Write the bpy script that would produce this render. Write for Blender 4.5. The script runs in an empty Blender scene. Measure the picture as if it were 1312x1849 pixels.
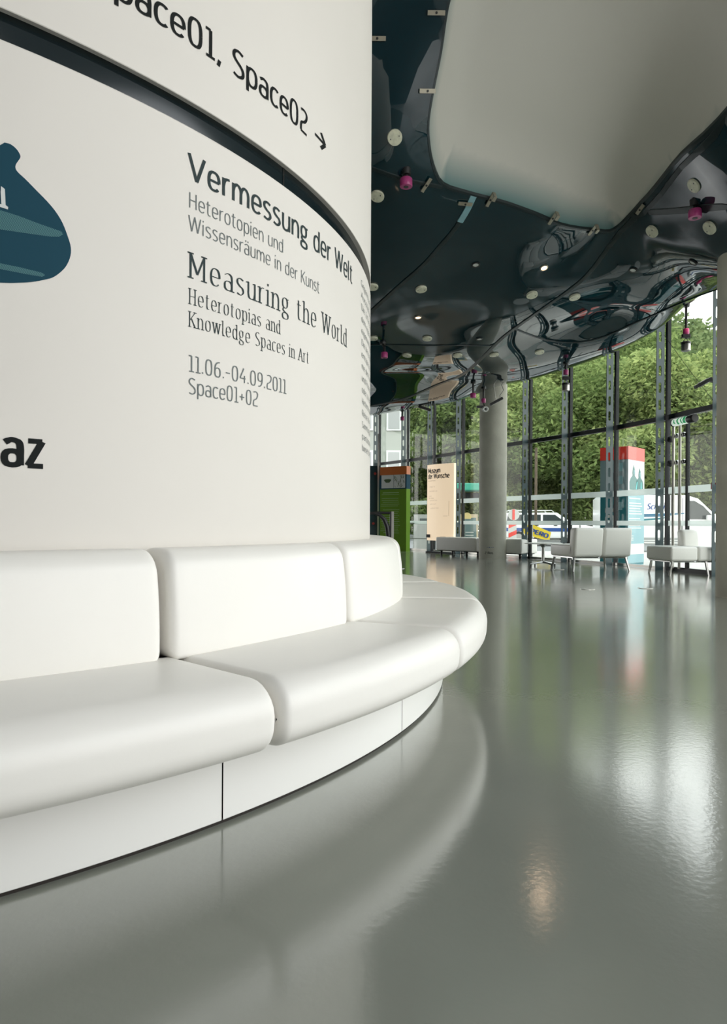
import bpy, bmesh, math, random
import numpy as np
from mathutils import Vector, Matrix
from mathutils.geometry import delaunay_2d_cdt
random.seed(7); rng = np.random.default_rng(7)
S = bpy.context.scene; C = S.collection
PI = math.pi

# ------------------------------------------------------------------ camera, sky, light, exposure
F = 1233.0; HOR = 944.5; ROLL = math.radians(.35); EYE = .8
cam_d = bpy.data.cameras.new('camera'); cam = bpy.data.objects.new('camera', cam_d); C.objects.link(cam)
cam_d.sensor_fit = 'VERTICAL'; cam_d.sensor_height = 36; cam_d.lens = F*36/1849
cam_d.shift_y = (HOR-924.5)/1849; cam_d.clip_end = 500; cam_d.clip_start = .05
cam.matrix_world = Matrix.Translation((0, 0, EYE)) @ Matrix.Rotation(PI/2, 4, 'X') @ Matrix.Rotation(ROLL, 4, 'Z')
S.camera = cam
w = bpy.data.worlds.new('overcast'); S.world = w; w.use_nodes = True
wn = w.node_tree; bg = wn.nodes['Background']
tc = wn.nodes.new('ShaderNodeTexCoord'); sx = wn.nodes.new('ShaderNodeSeparateXYZ'); rp = wn.nodes.new('ShaderNodeValToRGB')
wn.links.new(tc.outputs['Generated'], sx.inputs[0]); wn.links.new(sx.outputs['Z'], rp.inputs[0]); wn.links.new(rp.outputs[0], bg.inputs[0])
rp.color_ramp.elements[0].color = (1, .975, .935, 1); rp.color_ramp.elements[1].color = (.80, .90, 1, 1)
bg.inputs[1].default_value = 1.0
S.view_settings.view_transform = 'Standard'; S.view_settings.look = 'None'
S.view_settings.gamma = 1; S.view_settings.use_curve_mapping = False
S.view_settings.exposure = 1.95

# ------------------------------------------------------------------ geometry of the photograph
CX, CY = -2.632, 3.871            # axis of the round drum
def un(x, y):
    dx, dy = x-656, y-924.5; c, s = math.cos(ROLL), math.sin(ROLL)
    return 656+c*dx-s*dy, 924.5+s*dx+c*dy
def ray(x, y):
    x, y = un(x, y); return (x-656)/F, (HOR-y)/F
def at(x, y, d):
    u, v = ray(x, y); return Vector((u*d, d, EYE+v*d))
def flo(x, y, h=0.0):
    u, v = ray(x, y); d = (h-EYE)/v; return Vector((u*d, d, h))
def cyl(x, y, R):
    u, v = ray(x, y); a = u*u+1; b = -2*(u*CX+CY); c = CX*CX+CY*CY-R*R
    z = (-b-math.sqrt(max(b*b-4*a*c, 0)))/2/a
    return math.atan2(z-CY, u*z-CX), EYE+v*z

# ------------------------------------------------------------------ materials
def mat(name, col, rough=.5, metal=0, spec=.5, emit=None, es=1, coat=0, noise=0, nscale=20, bump=0, bscale=60, trans=0):
    m = bpy.data.materials.new(name); m.use_nodes = True; nt = m.node_tree; p = nt.nodes['Principled BSDF']
    c = tuple(col)+(1,)
    p.inputs['Base Color'].default_value = c; p.inputs['Roughness'].default_value = rough
    p.inputs['Metallic'].default_value = metal; p.inputs['Specular IOR Level'].default_value = spec
    p.inputs['Coat Weight'].default_value = coat
    if emit: p.inputs['Emission Color'].default_value = tuple(emit)+(1,); p.inputs['Emission Strength'].default_value = es
    if noise or bump:
        t = nt.nodes.new('ShaderNodeTexCoord')
    if noise:
        n = nt.nodes.new('ShaderNodeTexNoise'); n.inputs['Scale'].default_value = nscale; n.inputs['Detail'].default_value = 5
        nt.links.new(t.outputs['Object'], n.inputs['Vector'])
        mr = nt.nodes.new('ShaderNodeMapRange'); mr.inputs[1].default_value = .3; mr.inputs[2].default_value = .7
        mr.inputs[3].default_value = 1-noise; mr.inputs[4].default_value = 1+noise
        nt.links.new(n.outputs[0], mr.inputs[0])
        mx = nt.nodes.new('ShaderNodeVectorMath'); mx.operation = 'SCALE'; mx.inputs[0].default_value = col
        nt.links.new(mr.outputs[0], mx.inputs['Scale']); nt.links.new(mx.outputs[0], p.inputs['Base Color'])
    if bump:
        n = nt.nodes.new('ShaderNodeTexNoise'); n.inputs['Scale'].default_value = bscale; n.inputs['Detail'].default_value = 4
        nt.links.new(t.outputs['Object'], n.inputs['Vector'])
        b = nt.nodes.new('ShaderNodeBump'); b.inputs['Strength'].default_value = bump; b.inputs['Distance'].default_value = .01
        nt.links.new(n.outputs[0], b.inputs['Height']); nt.links.new(b.outputs[0], p.inputs['Normal'])
    return m
M = {}
M['wall'] = mat('drum_white_paint', (.73, .695, .645), .55, noise=.02, nscale=1.2)
M['white'] = mat('white_laminate', (.82, .81, .78), .28)
M['leather'] = mat('white_leather', (.89, .865, .815), .38, noise=.015, nscale=3, bump=.05, bscale=14)
M['sofa'] = mat('sofa_leather', (.92, .91, .86), .4)
M['bandblack'] = mat('black_glass_band', (.008, .014, .016), .08)
M['soffit'] = mat('grey_soffit', (.25, .27, .25), .6)
M['gap'] = mat('dark_gap', (.02, .015, .012), .8)
M['inkblack'] = mat('black_vinyl', (.010, .012, .012), .7, spec=.15)
M['inkgrey'] = mat('charcoal_vinyl', (.035, .050, .052), .7, spec=.15)
M['inklight'] = mat('grey_vinyl', (.17, .19, .19), .7, spec=.15)
M['inkblue'] = mat('blue_vinyl', (.010, .055, .085), .7, spec=.15)
M['inkteal'] = mat('pale_teal_vinyl', (.11, .25, .26), .7, spec=.15)
M['chrome'] = mat('chrome', (.42, .42, .41), .15, 1)
M['steel'] = mat('brushed_steel', (.45, .44, .41), .32, 1)
M['plate'] = mat('blue_grey_steel_paint', (.05, .085, .095), .34, noise=.08, nscale=3)
M['frame'] = mat('black_frame', (.004, .008, .009), .45, spec=.25)
M['black'] = mat('black_plastic', (.012, .012, .013), .4)
M['magenta'] = mat('magenta_lacquer', (.42, .05, .20), .3)
M['cream'] = mat('cream_disc', (.62, .62, .48), .35, noise=.15, nscale=30)
M['bracket'] = mat('bracket_steel', (.36, .33, .26), .4, .6)
M['concrete'] = mat('concrete', (.56, .55, .47), .8, noise=.12, nscale=2.2, bump=.25, bscale=25)
M['joint'] = mat('seam_rubber', (.010, .02, .022), .35)
M['void'] = mat('white_void_lining', (.62, .62, .56), .6)
M['green'] = mat('green_print', (.12, .25, .008), .6, spec=.2)
M['orange'] = mat('orange_print', (.55, .13, .01), .4)
M['navy'] = mat('navy_print', (.01, .05, .08), .7, spec=.15)
M['pale'] = mat('pale_print', (.60, .62, .60), .45)
M['red'] = mat('red_print', (.85, .06, .04), .4)
M['tealprint'] = mat('teal_print', (.02, .16, .19), .4)
M['tealpale'] = mat('pale_teal_print', (.20, .37, .41), .4)
M['lightbox'] = mat('lit_poster', (.78, .66, .50), .5, emit=(1, .78, .54), es=.16)
M['ink'] = mat('printed_ink', (.02, .02, .02), .6)
M['inksepia'] = mat('sepia_ink', (.40, .28, .18), .6)
M['lampon'] = mat('lit_lamp', (1, .8, .6), .5, emit=(1, .55, .3), es=7)
M['lampcore'] = mat('lit_core', (1, .8, .6), .5, emit=(1, .62, .38), es=2.2)
M['exit_g'] = mat('exit_green', (0, .3, .1), .4, emit=(0, .45, .14), es=.08)
M['exit_w'] = mat('exit_white', (.8, .9, .8), .4, emit=(.9, 1, .9), es=.12)
M['yellow'] = mat('yellow_banner', (.80, .60, .02), .5)
M['carwhite'] = mat('white_car_paint', (.80, .80, .78), .2, coat=.5)
M['carglass'] = mat('car_glass', (.02, .03, .03), .08)
M['blue'] = mat('blue_stripe', (.01, .06, .25), .4)
M['tyre'] = mat('tyre', (.02, .02, .02), .8)
M['bark'] = mat('bark', (.10, .075, .05), .9, noise=.3, nscale=8)
M['asphalt'] = mat('asphalt', (.22, .22, .21), .9, noise=.1, nscale=3)
M['paving'] = mat('pale_paving', (.55, .53, .49), .85, noise=.08, nscale=1)
M['fence'] = mat('grey_railing', (.3, .31, .3), .5)
M['plaster'] = mat('pale_facade', (.27, .29, .25), .8, noise=.05, nscale=.5)
M['board'] = mat('chalkboard', (.12, .2, .2), .6)
M['woodpale'] = mat('pale_wood', (.6, .5, .33), .6)

def nodemat(name):
    m = bpy.data.materials.new(name); m.use_nodes = True; nt = m.node_tree; nt.nodes.clear()
    return m, nt, nt.nodes.new('ShaderNodeOutputMaterial')
# window glass: clear, slightly green, mirror reflection by Fresnel
m, nt, o = nodemat('window_glass')
tr = nt.nodes.new('ShaderNodeBsdfTransparent'); tr.inputs[0].default_value = (.92, .94, .92, 1)
gl = nt.nodes.new('ShaderNodeBsdfGlossy'); gl.inputs['Roughness'].default_value = .01
lw = nt.nodes.new('ShaderNodeLayerWeight'); lw.inputs[0].default_value = .5; mx = nt.nodes.new('ShaderNodeMixShader')
pw = nt.nodes.new('ShaderNodeMath'); pw.operation = 'POWER'; pw.inputs[1].default_value = 4.5; nt.links.new(lw.outputs['Facing'], pw.inputs[0])
fr = nt.nodes.new('ShaderNodeMath'); fr.operation = 'MULTIPLY_ADD'; fr.inputs[1].default_value = .9; fr.inputs[2].default_value = .007; nt.links.new(pw.outputs[0], fr.inputs[0])
nt.links.new(fr.outputs[0], mx.inputs[0]); nt.links.new(tr.outputs[0], mx.inputs[1]); nt.links.new(gl.outputs[0], mx.inputs[2]); nt.links.new(mx.outputs[0], o.inputs[0])
M['glass'] = m
# frosted film strip
m, nt, o = nodemat('frosted_film')
tr = nt.nodes.new('ShaderNodeBsdfTransparent'); df = nt.nodes.new('ShaderNodeBsdfDiffuse'); tl = nt.nodes.new('ShaderNodeBsdfTranslucent')
df.inputs[0].default_value = (.7, .74, .72, 1); tl.inputs[0].default_value = (.8, .85, .83, 1)
a1 = nt.nodes.new('ShaderNodeMixShader'); a2 = nt.nodes.new('ShaderNodeMixShader'); a1.inputs[0].default_value = .55; a2.inputs[0].default_value = .68
nt.links.new(df.outputs[0], a1.inputs[1]); nt.links.new(tl.outputs[0], a1.inputs[2]); nt.links.new(tr.outputs[0], a2.inputs[1]); nt.links.new(a1.outputs[0], a2.inputs[2]); nt.links.new(a2.outputs[0], o.inputs[0])
M['film'] = m
# glossy blue-black acrylic of the ceiling skin
m = mat('dark_acrylic_skin', (.003, .022, .030), .03, spec=.7); M['skin'] = m
m.node_tree.nodes['Principled BSDF'].inputs['IOR'].default_value = 1.5
# white void lining; see-through acrylic edge and rim shade painted into its colour
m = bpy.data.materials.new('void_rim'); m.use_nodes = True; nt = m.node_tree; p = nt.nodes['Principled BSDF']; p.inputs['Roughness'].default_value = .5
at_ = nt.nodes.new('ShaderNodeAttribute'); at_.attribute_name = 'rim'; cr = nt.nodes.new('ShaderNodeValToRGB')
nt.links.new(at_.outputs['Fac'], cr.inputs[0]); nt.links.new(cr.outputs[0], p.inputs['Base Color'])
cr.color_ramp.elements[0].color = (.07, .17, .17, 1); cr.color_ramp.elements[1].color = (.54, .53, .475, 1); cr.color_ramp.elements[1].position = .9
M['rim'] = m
# polished resin floor
m = bpy.data.materials.new('grey_resin_floor'); m.use_nodes = True; nt = m.node_tree; p = nt.nodes['Principled BSDF']; M['floor'] = m
t = nt.nodes.new('ShaderNodeTexCoord')
def noise(scale, det=4):
    n = nt.nodes.new('ShaderNodeTexNoise'); n.inputs['Scale'].default_value = scale; n.inputs['Detail'].default_value = det
    nt.links.new(t.outputs['Object'], n.inputs['Vector']); return n
n1 = noise(1.1, 6); cr = nt.nodes.new('ShaderNodeValToRGB'); nt.links.new(n1.outputs[0], cr.inputs[0])
cr.color_ramp.elements[0].position = .3; cr.color_ramp.elements[1].position = .7
cr.color_ramp.elements[0].color = (.25, .262, .225, 1); cr.color_ramp.elements[1].color = (.30, .312, .27, 1)
nt.links.new(cr.outputs[0], p.inputs['Base Color'])
n2 = noise(2.3, 5); mr = nt.nodes.new('ShaderNodeMapRange'); mr.inputs[3].default_value = .09; mr.inputs[4].default_value = .17
nt.links.new(n2.outputs[0], mr.inputs[0]); nt.links.new(mr.outputs[0], p.inputs['Roughness'])
n3 = noise(55, 3); b = nt.nodes.new('ShaderNodeBump'); b.inputs['Strength'].default_value = .05; b.inputs['Distance'].default_value = .01
nt.links.new(n3.outputs[0], b.inputs['Height']); nt.links.new(b.outputs[0], p.inputs['Normal'])
p.inputs['Specular IOR Level'].default_value = .8; p.inputs['Coat Weight'].default_value = .7; p.inputs['Coat Roughness'].default_value = .13
# leaves
def leafmat(name, a, b_):
    m, nt, o = nodemat(name)
    oi = nt.nodes.new('ShaderNodeNewGeometry'); cr = nt.nodes.new('ShaderNodeValToRGB')
    nt.links.new(oi.outputs['Random Per Island'], cr.inputs[0])
    cr.color_ramp.elements[0].color = a+(1,); cr.color_ramp.elements[1].color = b_+(1,)
    d = nt.nodes.new('ShaderNodeBsdfDiffuse'); t_ = nt.nodes.new('ShaderNodeBsdfTranslucent'); mx = nt.nodes.new('ShaderNodeMixShader'); mx.inputs[0].default_value = .45
    nt.links.new(cr.outputs[0], d.inputs[0]); nt.links.new(cr.outputs[0], t_.inputs[0])
    nt.links.new(d.outputs[0], mx.inputs[1]); nt.links.new(t_.outputs[0], mx.inputs[2]); nt.links.new(mx.outputs[0], o.inputs[0])
    return m
M['leafA'] = leafmat('leaf_fresh', (.14, .20, .07), (.42, .48, .19))
M['leafB'] = leafmat('leaf_deep', (.10, .15, .05), (.30, .38, .14))
M['leafC'] = leafmat('leaf_hill', (.08, .12, .05), (.27, .33, .15))
M['core'] = mat('mottled_green', (.07, .11, .045), .9, noise=.4, nscale=3)  # mottled dark green for the hill and the map print

# ------------------------------------------------------------------ object helpers
def mesh_obj(name, verts, faces, m, parent=None, smooth=False):
    me = bpy.data.meshes.new(name); me.from_pydata([tuple(v) for v in verts], [], faces); me.update()
    if m: me.materials.append(M[m] if isinstance(m, str) else m)
    if smooth: me.polygons.foreach_set('use_smooth', [True]*len(me.polygons))
    ob = bpy.data.objects.new(name, me); C.objects.link(ob)
    if parent: ob.parent = parent; ob.matrix_parent_inverse = parent.matrix_basis.inverted()
    return ob
class MB:
    def __init__(s): s.v = []; s.f = []
    def add(s, vs, fs):
        n = len(s.v); s.v += [Vector(v) for v in vs]; s.f += [tuple(i+n for i in f) for f in fs]; return s
    def box(s, c, size, rz=0, bev=0, M4=None):
        x, y, z = [q/2 for q in size]
        bm = bmesh.new(); bmesh.ops.create_cube(bm, size=1)
        for v in bm.verts: v.co = Vector((v.co.x*size[0], v.co.y*size[1], v.co.z*size[2]))
        if bev: bmesh.ops.bevel(bm, geom=list(bm.edges), offset=bev, segments=2, profile=.6, affect='EDGES')
        T = Matrix.Translation(c) @ Matrix.Rotation(rz, 4, 'Z') if M4 is None else M4
        bm.verts.index_update()
        s.add([T @ v.co for v in bm.verts], [[v.index for v in f.verts] for f in bm.faces]); bm.free(); return s
    def tube(s, pts, r, n=10, cap=True):
        pts = [Vector(p) for p in pts]; rs = r if isinstance(r, (list, tuple)) else [r]*len(pts)
        vs = []; fs = []; up = None
        for i, p in enumerate(pts):
            d = (pts[min(i+1, len(pts)-1)]-pts[max(i-1, 0)]).normalized()
            if up is None: up = Vector((0, 0, 1)) if abs(d.z) < .9 else Vector((1, 0, 0))
            a = d.cross(up).normalized(); b = a.cross(d); up = b
            for k in range(n): t = 2*PI*k/n; vs.append(p+(a*math.cos(t)+b*math.sin(t))*rs[i])
        for i in range(len(pts)-1):
            for k in range(n): fs.append((i*n+k, i*n+(k+1) % n, (i+1)*n+(k+1) % n, (i+1)*n+k))
        if cap: fs.append(tuple(range(n))[::-1]); fs.append(tuple(range((len(pts)-1)*n, len(pts)*n)))
        return s.add(vs, fs)
    def lathe(s, prof, n=24, T=None):
        vs = []; fs = []; T = T or Matrix()
        for r, z in prof:
            for k in range(n): t = 2*PI*k/n; vs.append(T @ Vector((r*math.cos(t), r*math.sin(t), z)))
        for i in range(len(prof)-1):
            for k in range(n): fs.append((i*n+k, i*n+(k+1) % n, (i+1)*n+(k+1) % n, (i+1)*n+k))
        fs.append(tuple(range(n))[::-1]); fs.append(tuple(range((len(prof)-1)*n, len(prof)*n)))
        return s.add(vs, fs)
    def prism(s, poly, o, ax, ay, n_, th):
        o, ax, ay, n_ = Vector(o), Vector(ax), Vector(ay), Vector(n_)
        a = [o+ax*x+ay*y for x, y in poly]; b = [p+n_*th for p in a]; k = len(a)
        return s.add(a+b, [tuple(range(k))[::-1], tuple(range(k, 2*k))]+[(i, (i+1) % k, (i+1) % k+k, i+k) for i in range(k)])
    def build(s, name, m, parent=None, smooth=False): 
        ob = mesh_obj(name, s.v, s.f, m, parent)
        if smooth:
            me = ob.data; me.polygons.foreach_set('use_smooth', [True]*len(me.polygons))
            try: me.set_sharp_from_angle(angle=math.radians(38))
            except Exception: pass
        return ob
def tag(o, label=None, cat=None, group=None, kind=None):
    if label: o['label'] = label
    if cat: o['category'] = cat
    if group: o['group'] = group
    if kind: o['kind'] = kind
    return o
STUFF = {'text_lines', 'street_lines', 'pen_marks', 'hatched_stripe', 'bolt_row', 'screw', 'chalk_lines', 'side_marks', 'print_face', 'print_highlight', 'white_symbol', 'green_symbol', 'small_print', 'column_mark', 'numerals'}
def empty(name, loc=(0, 0, 0), rz=0, **k):
    o = bpy.data.objects.new(name, None); C.objects.link(o); o.location = loc; o.rotation_euler = (0, 0, rz); o.empty_display_size = .2
    return tag(o, **k)
def lpart(mb, name, m, root, smooth=False, label=None):   # a part modelled in the thing's own coordinates
    ob = mb.build(name, m, None, smooth); ob.parent = root
    if name in STUFF: ob['kind'] = 'stuff'
    if label: ob['label'] = label
    return ob

# ------------------------------------------------------------------ lettering: stroke glyphs laid on any surface
def sup(a0, a1, cx, cy, rx, ry, e=2.5, n=20):
    out = []
    for i in range(n+1):
        t = math.radians(a0+(a1-a0)*i/n); c, s_ = math.cos(t), math.sin(t)
        out.append((cx+rx*abs(c)**(2/e)*(1 if c > 0 else -1), cy+ry*abs(s_)**(2/e)*(1 if s_ > 0 else -1)))
    return out
def cr_(P, n=6):
    Q = [P[0]]+list(P)+[P[-1]]; o = []
    for i in range(1, len(Q)-2):
        for k in range(n):
            t = k/n; p = []
            for d in (0, 1):
                a, b, c, e = Q[i-1][d], Q[i][d], Q[i+1][d], Q[i+2][d]
                p.append(.5*((2*b)+(-a+c)*t+(2*a-5*b+4*c-e)*t*t+(-a+3*b-3*c+e)*t**3))
            o.append(tuple(p))
    o.append(P[-1]); return o
X = .72
arch = lambda x0, x1: cr_([(x0, .42), (x0+.05, .62), ((x0+x1)/2, X), (x1-.05, .64), (x1, .46), (x1, .2), (x1, 0)])
G = {
'a': (.42, [cr_([(.05, .64), (.2, X), (.36, .66), (.4, .5), (.4, .25), (.4, 0)]), sup(0, 360, .22, .2, .18, .2)]),
'c': (.38, [sup(48, 312, .24, .36, .2, .36)]),
'd': (.44, [sup(0, 360, .23, .36, .19, .36), [(.42, 1.03), (.42, 0)]]),
'e': (.44, [sup(0, 318, .24, .36, .2, .36), [(.04, .36), (.44, .36)]]),
'b': (.46, [[(.05, 1.03), (.05, 0)], sup(0, 360, .25, .36, .2, .36)]),
'f': (.3, [cr_([(.32, 1.02), (.2, 1.02), (.13, .9), (.13, .6), (.13, 0)]), [(.0, X), (.29, X)]]),
'v': (.42, [[(.02, X), (.21, 0)], [(.21, 0), (.4, X)]]),
'T': (.48, [[(.0, 1), (.48, 1)], [(.24, 1), (.24, 0)]]),
'g': (.46, [sup(0, 360, .22, .48, .17, .24), sup(0, 360, .24, -.13, .2, .15), cr_([(.14, .26), (.08, .14), (.2, .06), (.34, .02)]), [(.34, .66), (.48, .7)]]),
'h': (.44, [[(.05, 1.03), (.05, 0)], arch(.05, .42)]),
'i': (.1, [[(.05, X), (.05, 0)], [(.05, .9), (.05, 1.0)]]),
'k': (.42, [[(.05, 1.03), (.05, 0)], [(.4, X), (.07, .3)], [(.18, .42), (.42, 0)]]),
'l': (.14, [cr_([(.05, 1.03), (.05, .5), (.05, .12), (.14, 0)])]),
'm': (.74, [[(.05, X), (.05, 0)], arch(.05, .38), arch(.38, .71)]),
'n': (.44, [[(.05, X), (.05, 0)], arch(.05, .42)]),
'o': (.46, [sup(0, 360, .24, .36, .2, .36)]),
'p': (.46, [[(.05, X), (.05, -.27)], sup(0, 360, .25, .36, .2, .36)]),
'r': (.28, [[(.05, X), (.05, 0)], cr_([(.05, .4), (.1, .62), (.18, .7), (.3, X)])]),
's': (.38, [cr_([(.36, .66), (.2, X), (.07, .66), (.06, .5), (.18, .38), (.32, .3), (.37, .15), (.28, .02), (.18, 0), (.04, .05)])]),
't': (.3, [cr_([(.12, .92), (.12, .5), (.12, .15), (.18, .01), (.31, .01)]), [(.0, X), (.29, X)]]),
'u': (.44, [cr_([(.05, X), (.05, .4), (.05, .2), (.1, .04), (.22, 0), (.36, .06), (.42, .25)]), [(.42, X), (.42, 0)]]),
'w': (.66, [[(.02, X), (.18, 0)], [(.18, 0), (.34, X)], [(.34, X), (.5, 0)], [(.5, 0), (.66, X)]]),
'z': (.38, [[(.03, X), (.36, X)], [(.36, X), (.03, 0)], [(.02, 0), (.38, 0)]]),
'A': (.56, [[(.28, 1), (.0, 0)], [(.28, 1), (.56, 0)], [(.1, .33), (.46, .33)]]),
'D': (.54, [[(.06, 1), (.06, 0)], cr_([(.06, 1), (.3, 1), (.5, .8), (.54, .5), (.5, .2), (.3, 0), (.06, 0)])]),
'E': (.42, [[(.06, 1), (.06, 0)], [(.06, 1), (.42, 1)], [(.06, .52), (.38, .52)], [(.06, 0), (.42, 0)]]),
'G': (.56, [sup(45, 350, .3, .5, .25, .5), [(.32, .45), (.55, .45)], [(.55, .45), (.55, .1)]]),
'H': (.54, [[(.06, 1), (.06, 0)], [(.5, 1), (.5, 0)], [(.06, .52), (.5, .52)]]),
'K': (.52, [[(.06, 1), (.06, 0)], [(.5, 1), (.08, .45)], [(.2, .56), (.52, 0)]]),
'M': (.72, [[(.06, 1), (.06, 0)], [(.06, 1), (.36, .2)], [(.36, .2), (.66, 1)], [(.66, 1), (.66, 0)]]),
'P': (.48, [[(.06, 1), (.06, 0)], cr_([(.06, 1), (.32, 1), (.46, .9), (.48, .74), (.44, .56), (.3, .47), (.06, .47)])]),
'R': (.5, [[(.06, 1), (.06, 0)], cr_([(.06, 1), (.32, 1), (.46, .9), (.48, .74), (.44, .56), (.3, .47), (.06, .47)]), [(.28, .47), (.5, 0)]]),
'O': (.6, [sup(0, 360, .3, .5, .26, .5)]),
'S': (.46, [cr_([(.43, .93), (.24, 1), (.08, .92), (.05, .74), (.14, .6), (.34, .45), (.44, .3), (.42, .1), (.24, 0), (.04, .06)])]),
'V': (.56, [[(.0, 1), (.28, 0)], [(.28, 0), (.56, 1)]]),
'W': (.82, [[(.0, 1), (.2, 0)], [(.2, 0), (.41, 1)], [(.41, 1), (.62, 0)], [(.62, 0), (.82, 1)]]),
'0': (.5, [sup(0, 360, .25, .5, .2, .5, 2.8, 28)]),
'1': (.3, [[(.18, 1), (.18, 0)], [(.0, 1), (.18, 1)], [(.02, 0), (.34, 0)]]),
'2': (.46, [cr_([(.06, .96), (.26, 1), (.42, .9), (.42, .7), (.3, .5), (.1, .38), (.06, .22), (.06, .02)]), [(.05, 0), (.44, 0)]]),
'4': (.5, [[(.32, 1), (.02, .3)], [(.02, .3), (.48, .3)], [(.38, .5), (.38, 0)]]),
'6': (.48, [cr_([(.4, .98), (.2, .92), (.07, .68), (.05, .35)]), sup(0, 360, .24, .3, .19, .3)]),
'9': (.48, [cr_([(.08, .02), (.28, .08), (.41, .32), (.43, .65)]), sup(0, 360, .24, .7, .19, .3)]),
'.': (.1, [[(.05, .0), (.05, .1)]]), ',': (.14, [[(.1, .1), (.04, -.14)]]),
'-': (.34, [[(.02, .42), (.32, .42)]]), '+': (.44, [[(.02, .42), (.42, .42)], [(.22, .2), (.22, .64)]]),
'>': (.6, [[(.0, .42), (.6, .42)], [(.34, .78), (.6, .42)], [(.6, .42), (.34, .06)]]),
' ': (.22, []),
}
for ch, b in (('ä', 'a'), ('ü', 'u')):
    G[ch] = (G[b][0], G[b][1]+[[(.12, .88), (.12, .98)], [(.32, .88), (.32, .98)]])
def line_strips(txt, wt, serif=False, gap=.13):
    """returns list of quads (4 uv points each) and total advance; wt = stroke weight"""
    quads = []; x = 0
    def strip(P, wfn):
        L = [];
        # resample straight strokes so that long ones bend with the wall
        Q = [P[0]]
        for a, b in zip(P, P[1:]):
            n = max(1, int(math.hypot(b[0]-a[0], b[1]-a[1])/.35))
            Q += [(a[0]+(b[0]-a[0])*k/n, a[1]+(b[1]-a[1])*k/n) for k in range(1, n+1)]
        P = Q
        for i, p in enumerate(P):
            a = P[max(i-1, 0)]; b = P[min(i+1, len(P)-1)]; dx, dy = b[0]-a[0], b[1]-a[1]
            if P[0] == P[-1] and i in (0, len(P)-1): dx, dy = P[1][0]-P[-2][0], P[1][1]-P[-2][1]
            l = math.hypot(dx, dy) or 1; dx, dy = dx/l, dy/l; h = wfn(dx, dy)/2
            L.append(((p[0]-dy*h, p[1]+dx*h), (p[0]+dy*h, p[1]-dx*h)))
        for a, b in zip(L, L[1:]): quads.append((a[0], a[1], b[1], b[0]))
    for ch in txt:
        wd, st = G[ch]
        for P in st:
            P = [(px+x, py) for px, py in P]
            if serif:
                wf = lambda dx, dy: wt*max(.36, abs(dy*math.cos(.35)-dx*math.sin(.35)))
            else: wf = lambda dx, dy: wt*(1 if abs(dy) > .5 else .88)
            # extend butt ends a little for a crisp joint
            if len(P) == 2:
                (ax_, ay_), (bx_, by_) = P; 
                if abs(ax_-bx_) > 1e-6 and abs(ay_-by_) > .3:
                    pass
            strip(P, wf)
            if serif and P[0] != P[-1] and ch not in '.,-+':
                for e, nb in ((P[0], P[1]), (P[-1], P[-2])):
                    steep = abs(e[1]-nb[1]) > .6*abs(e[0]-nb[0])
                    y = e[1]
                    if not steep or len(P) == 2 and abs(P[0][1]-P[1][1]) < .3: continue
                    if abs(y) < .02 and not (ch in 'VWMw' and e[0]-x > .1 and ch != 'M') or abs(y-1) < .02 and not (ch == 'A') or abs(y+.27) < .01:
                        if ch in 'VWw' and abs(y) < .02: continue
                        quads.append(((e[0]-.13, y-.02), (e[0]+.13, y-.02), (e[0]+.13, y+.03), (e[0]-.13, y+.03)))
                    elif abs(y-X) < .02 or abs(y-1.03) < .02:
                        if ch == 'w': quads.append(((e[0]-.1, y-.03), (e[0]+.1, y-.03), (e[0]+.1, y+.02), (e[0]-.1, y+.02)))
                        elif ch not in 'as': quads.append(((e[0]-.13, y-.06), (e[0]+.02, y-.04), (e[0]+.02, y+.02), (e[0]-.13, y-.02)))
        x += wd+gap
    return quads, x-gap
def cylpt(s_or_th, z, R, th=False):
    t = s_or_th if th else s_or_th/R
    return Vector((CX+R*math.cos(t), CY+R*math.sin(t), z))
def drum_text(txt, s0, s1, z, cap, wt, m, parent, R, serif=False, slope=0, gap=.13, label=None):
    q, L = line_strips(txt, wt, serif, gap); k = (s1-s0)/L; vs = []; fs = []
    for a in q:
        n = len(vs); vs += [cylpt((s0+p[0]*k)/R, z+p[1]*cap+slope*p[0]/L, RT_(z), True) for p in a]; fs.append((n, n+1, n+2, n+3))
    ob = mesh_obj('lettering', vs, fs, m, parent)
    if label: ob['label'] = label
    return ob
def flat_text(txt, o, ax, up, nrm, width, cap, wt, m, parent, gap=.13, italic=0, name='lettering', label=None):
    q, L = line_strips(txt, wt, False, gap); k = width/L; mb = MB(); o, ax, up, nrm = map(Vector, (o, ax, up, nrm))
    for a in q:
        mb.add([o+ax*((p[0]+italic*p[1])*k)+up*(p[1]*cap)+nrm*.004 for p in a], [(0, 1, 2, 3)])
    ob = mb.build(name, m, parent)
    if label: ob['label'] = label
    return ob

# ------------------------------------------------------------------ ceiling height field
cp = []          # (x, y, h)
for x, y, d in [(704, 247, 7.1), (674, 353, 7.7), (665, 100, 6.8), (700, 0, 6.6), (860, 350, 7.8), (1000, 400, 8.2), (1110, 415, 8.5),
                (1150, 365, 8.0), (1312, 180, 6.3), (1246, 327, 7.2), (1275, 403, 7.4), (1171, 411, 8.1), (1297, 468, 7.7), (755, 520, 9.3), (850, 475, 8.9),
                (955, 527, 9.4), (976, 479, 9.0), (767, 609, 10.9), (731, 640, 11.7), (666, 640, 11.9), (666, 700, 14.5), (666, 748, 17.5),
                (819, 640, 11.8), (819, 690, 13.6), (819, 722, 15.3), (980, 600, 10.9), (980, 645, 11.9), (980, 672, 13.2),
                (1100, 560, 10.4), (1100, 600, 10.9), (1100, 628, 11.9), (1182, 500, 9.0), (1182, 550, 9.7), (1182, 586, 10.9),
                (1290, 507, 9.0), (800, 160, 7.0), (900, 0, 6.6), (1300, 0, 6.2)]:
    p = at(x, y, d); cp.append(tuple(p))
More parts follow.
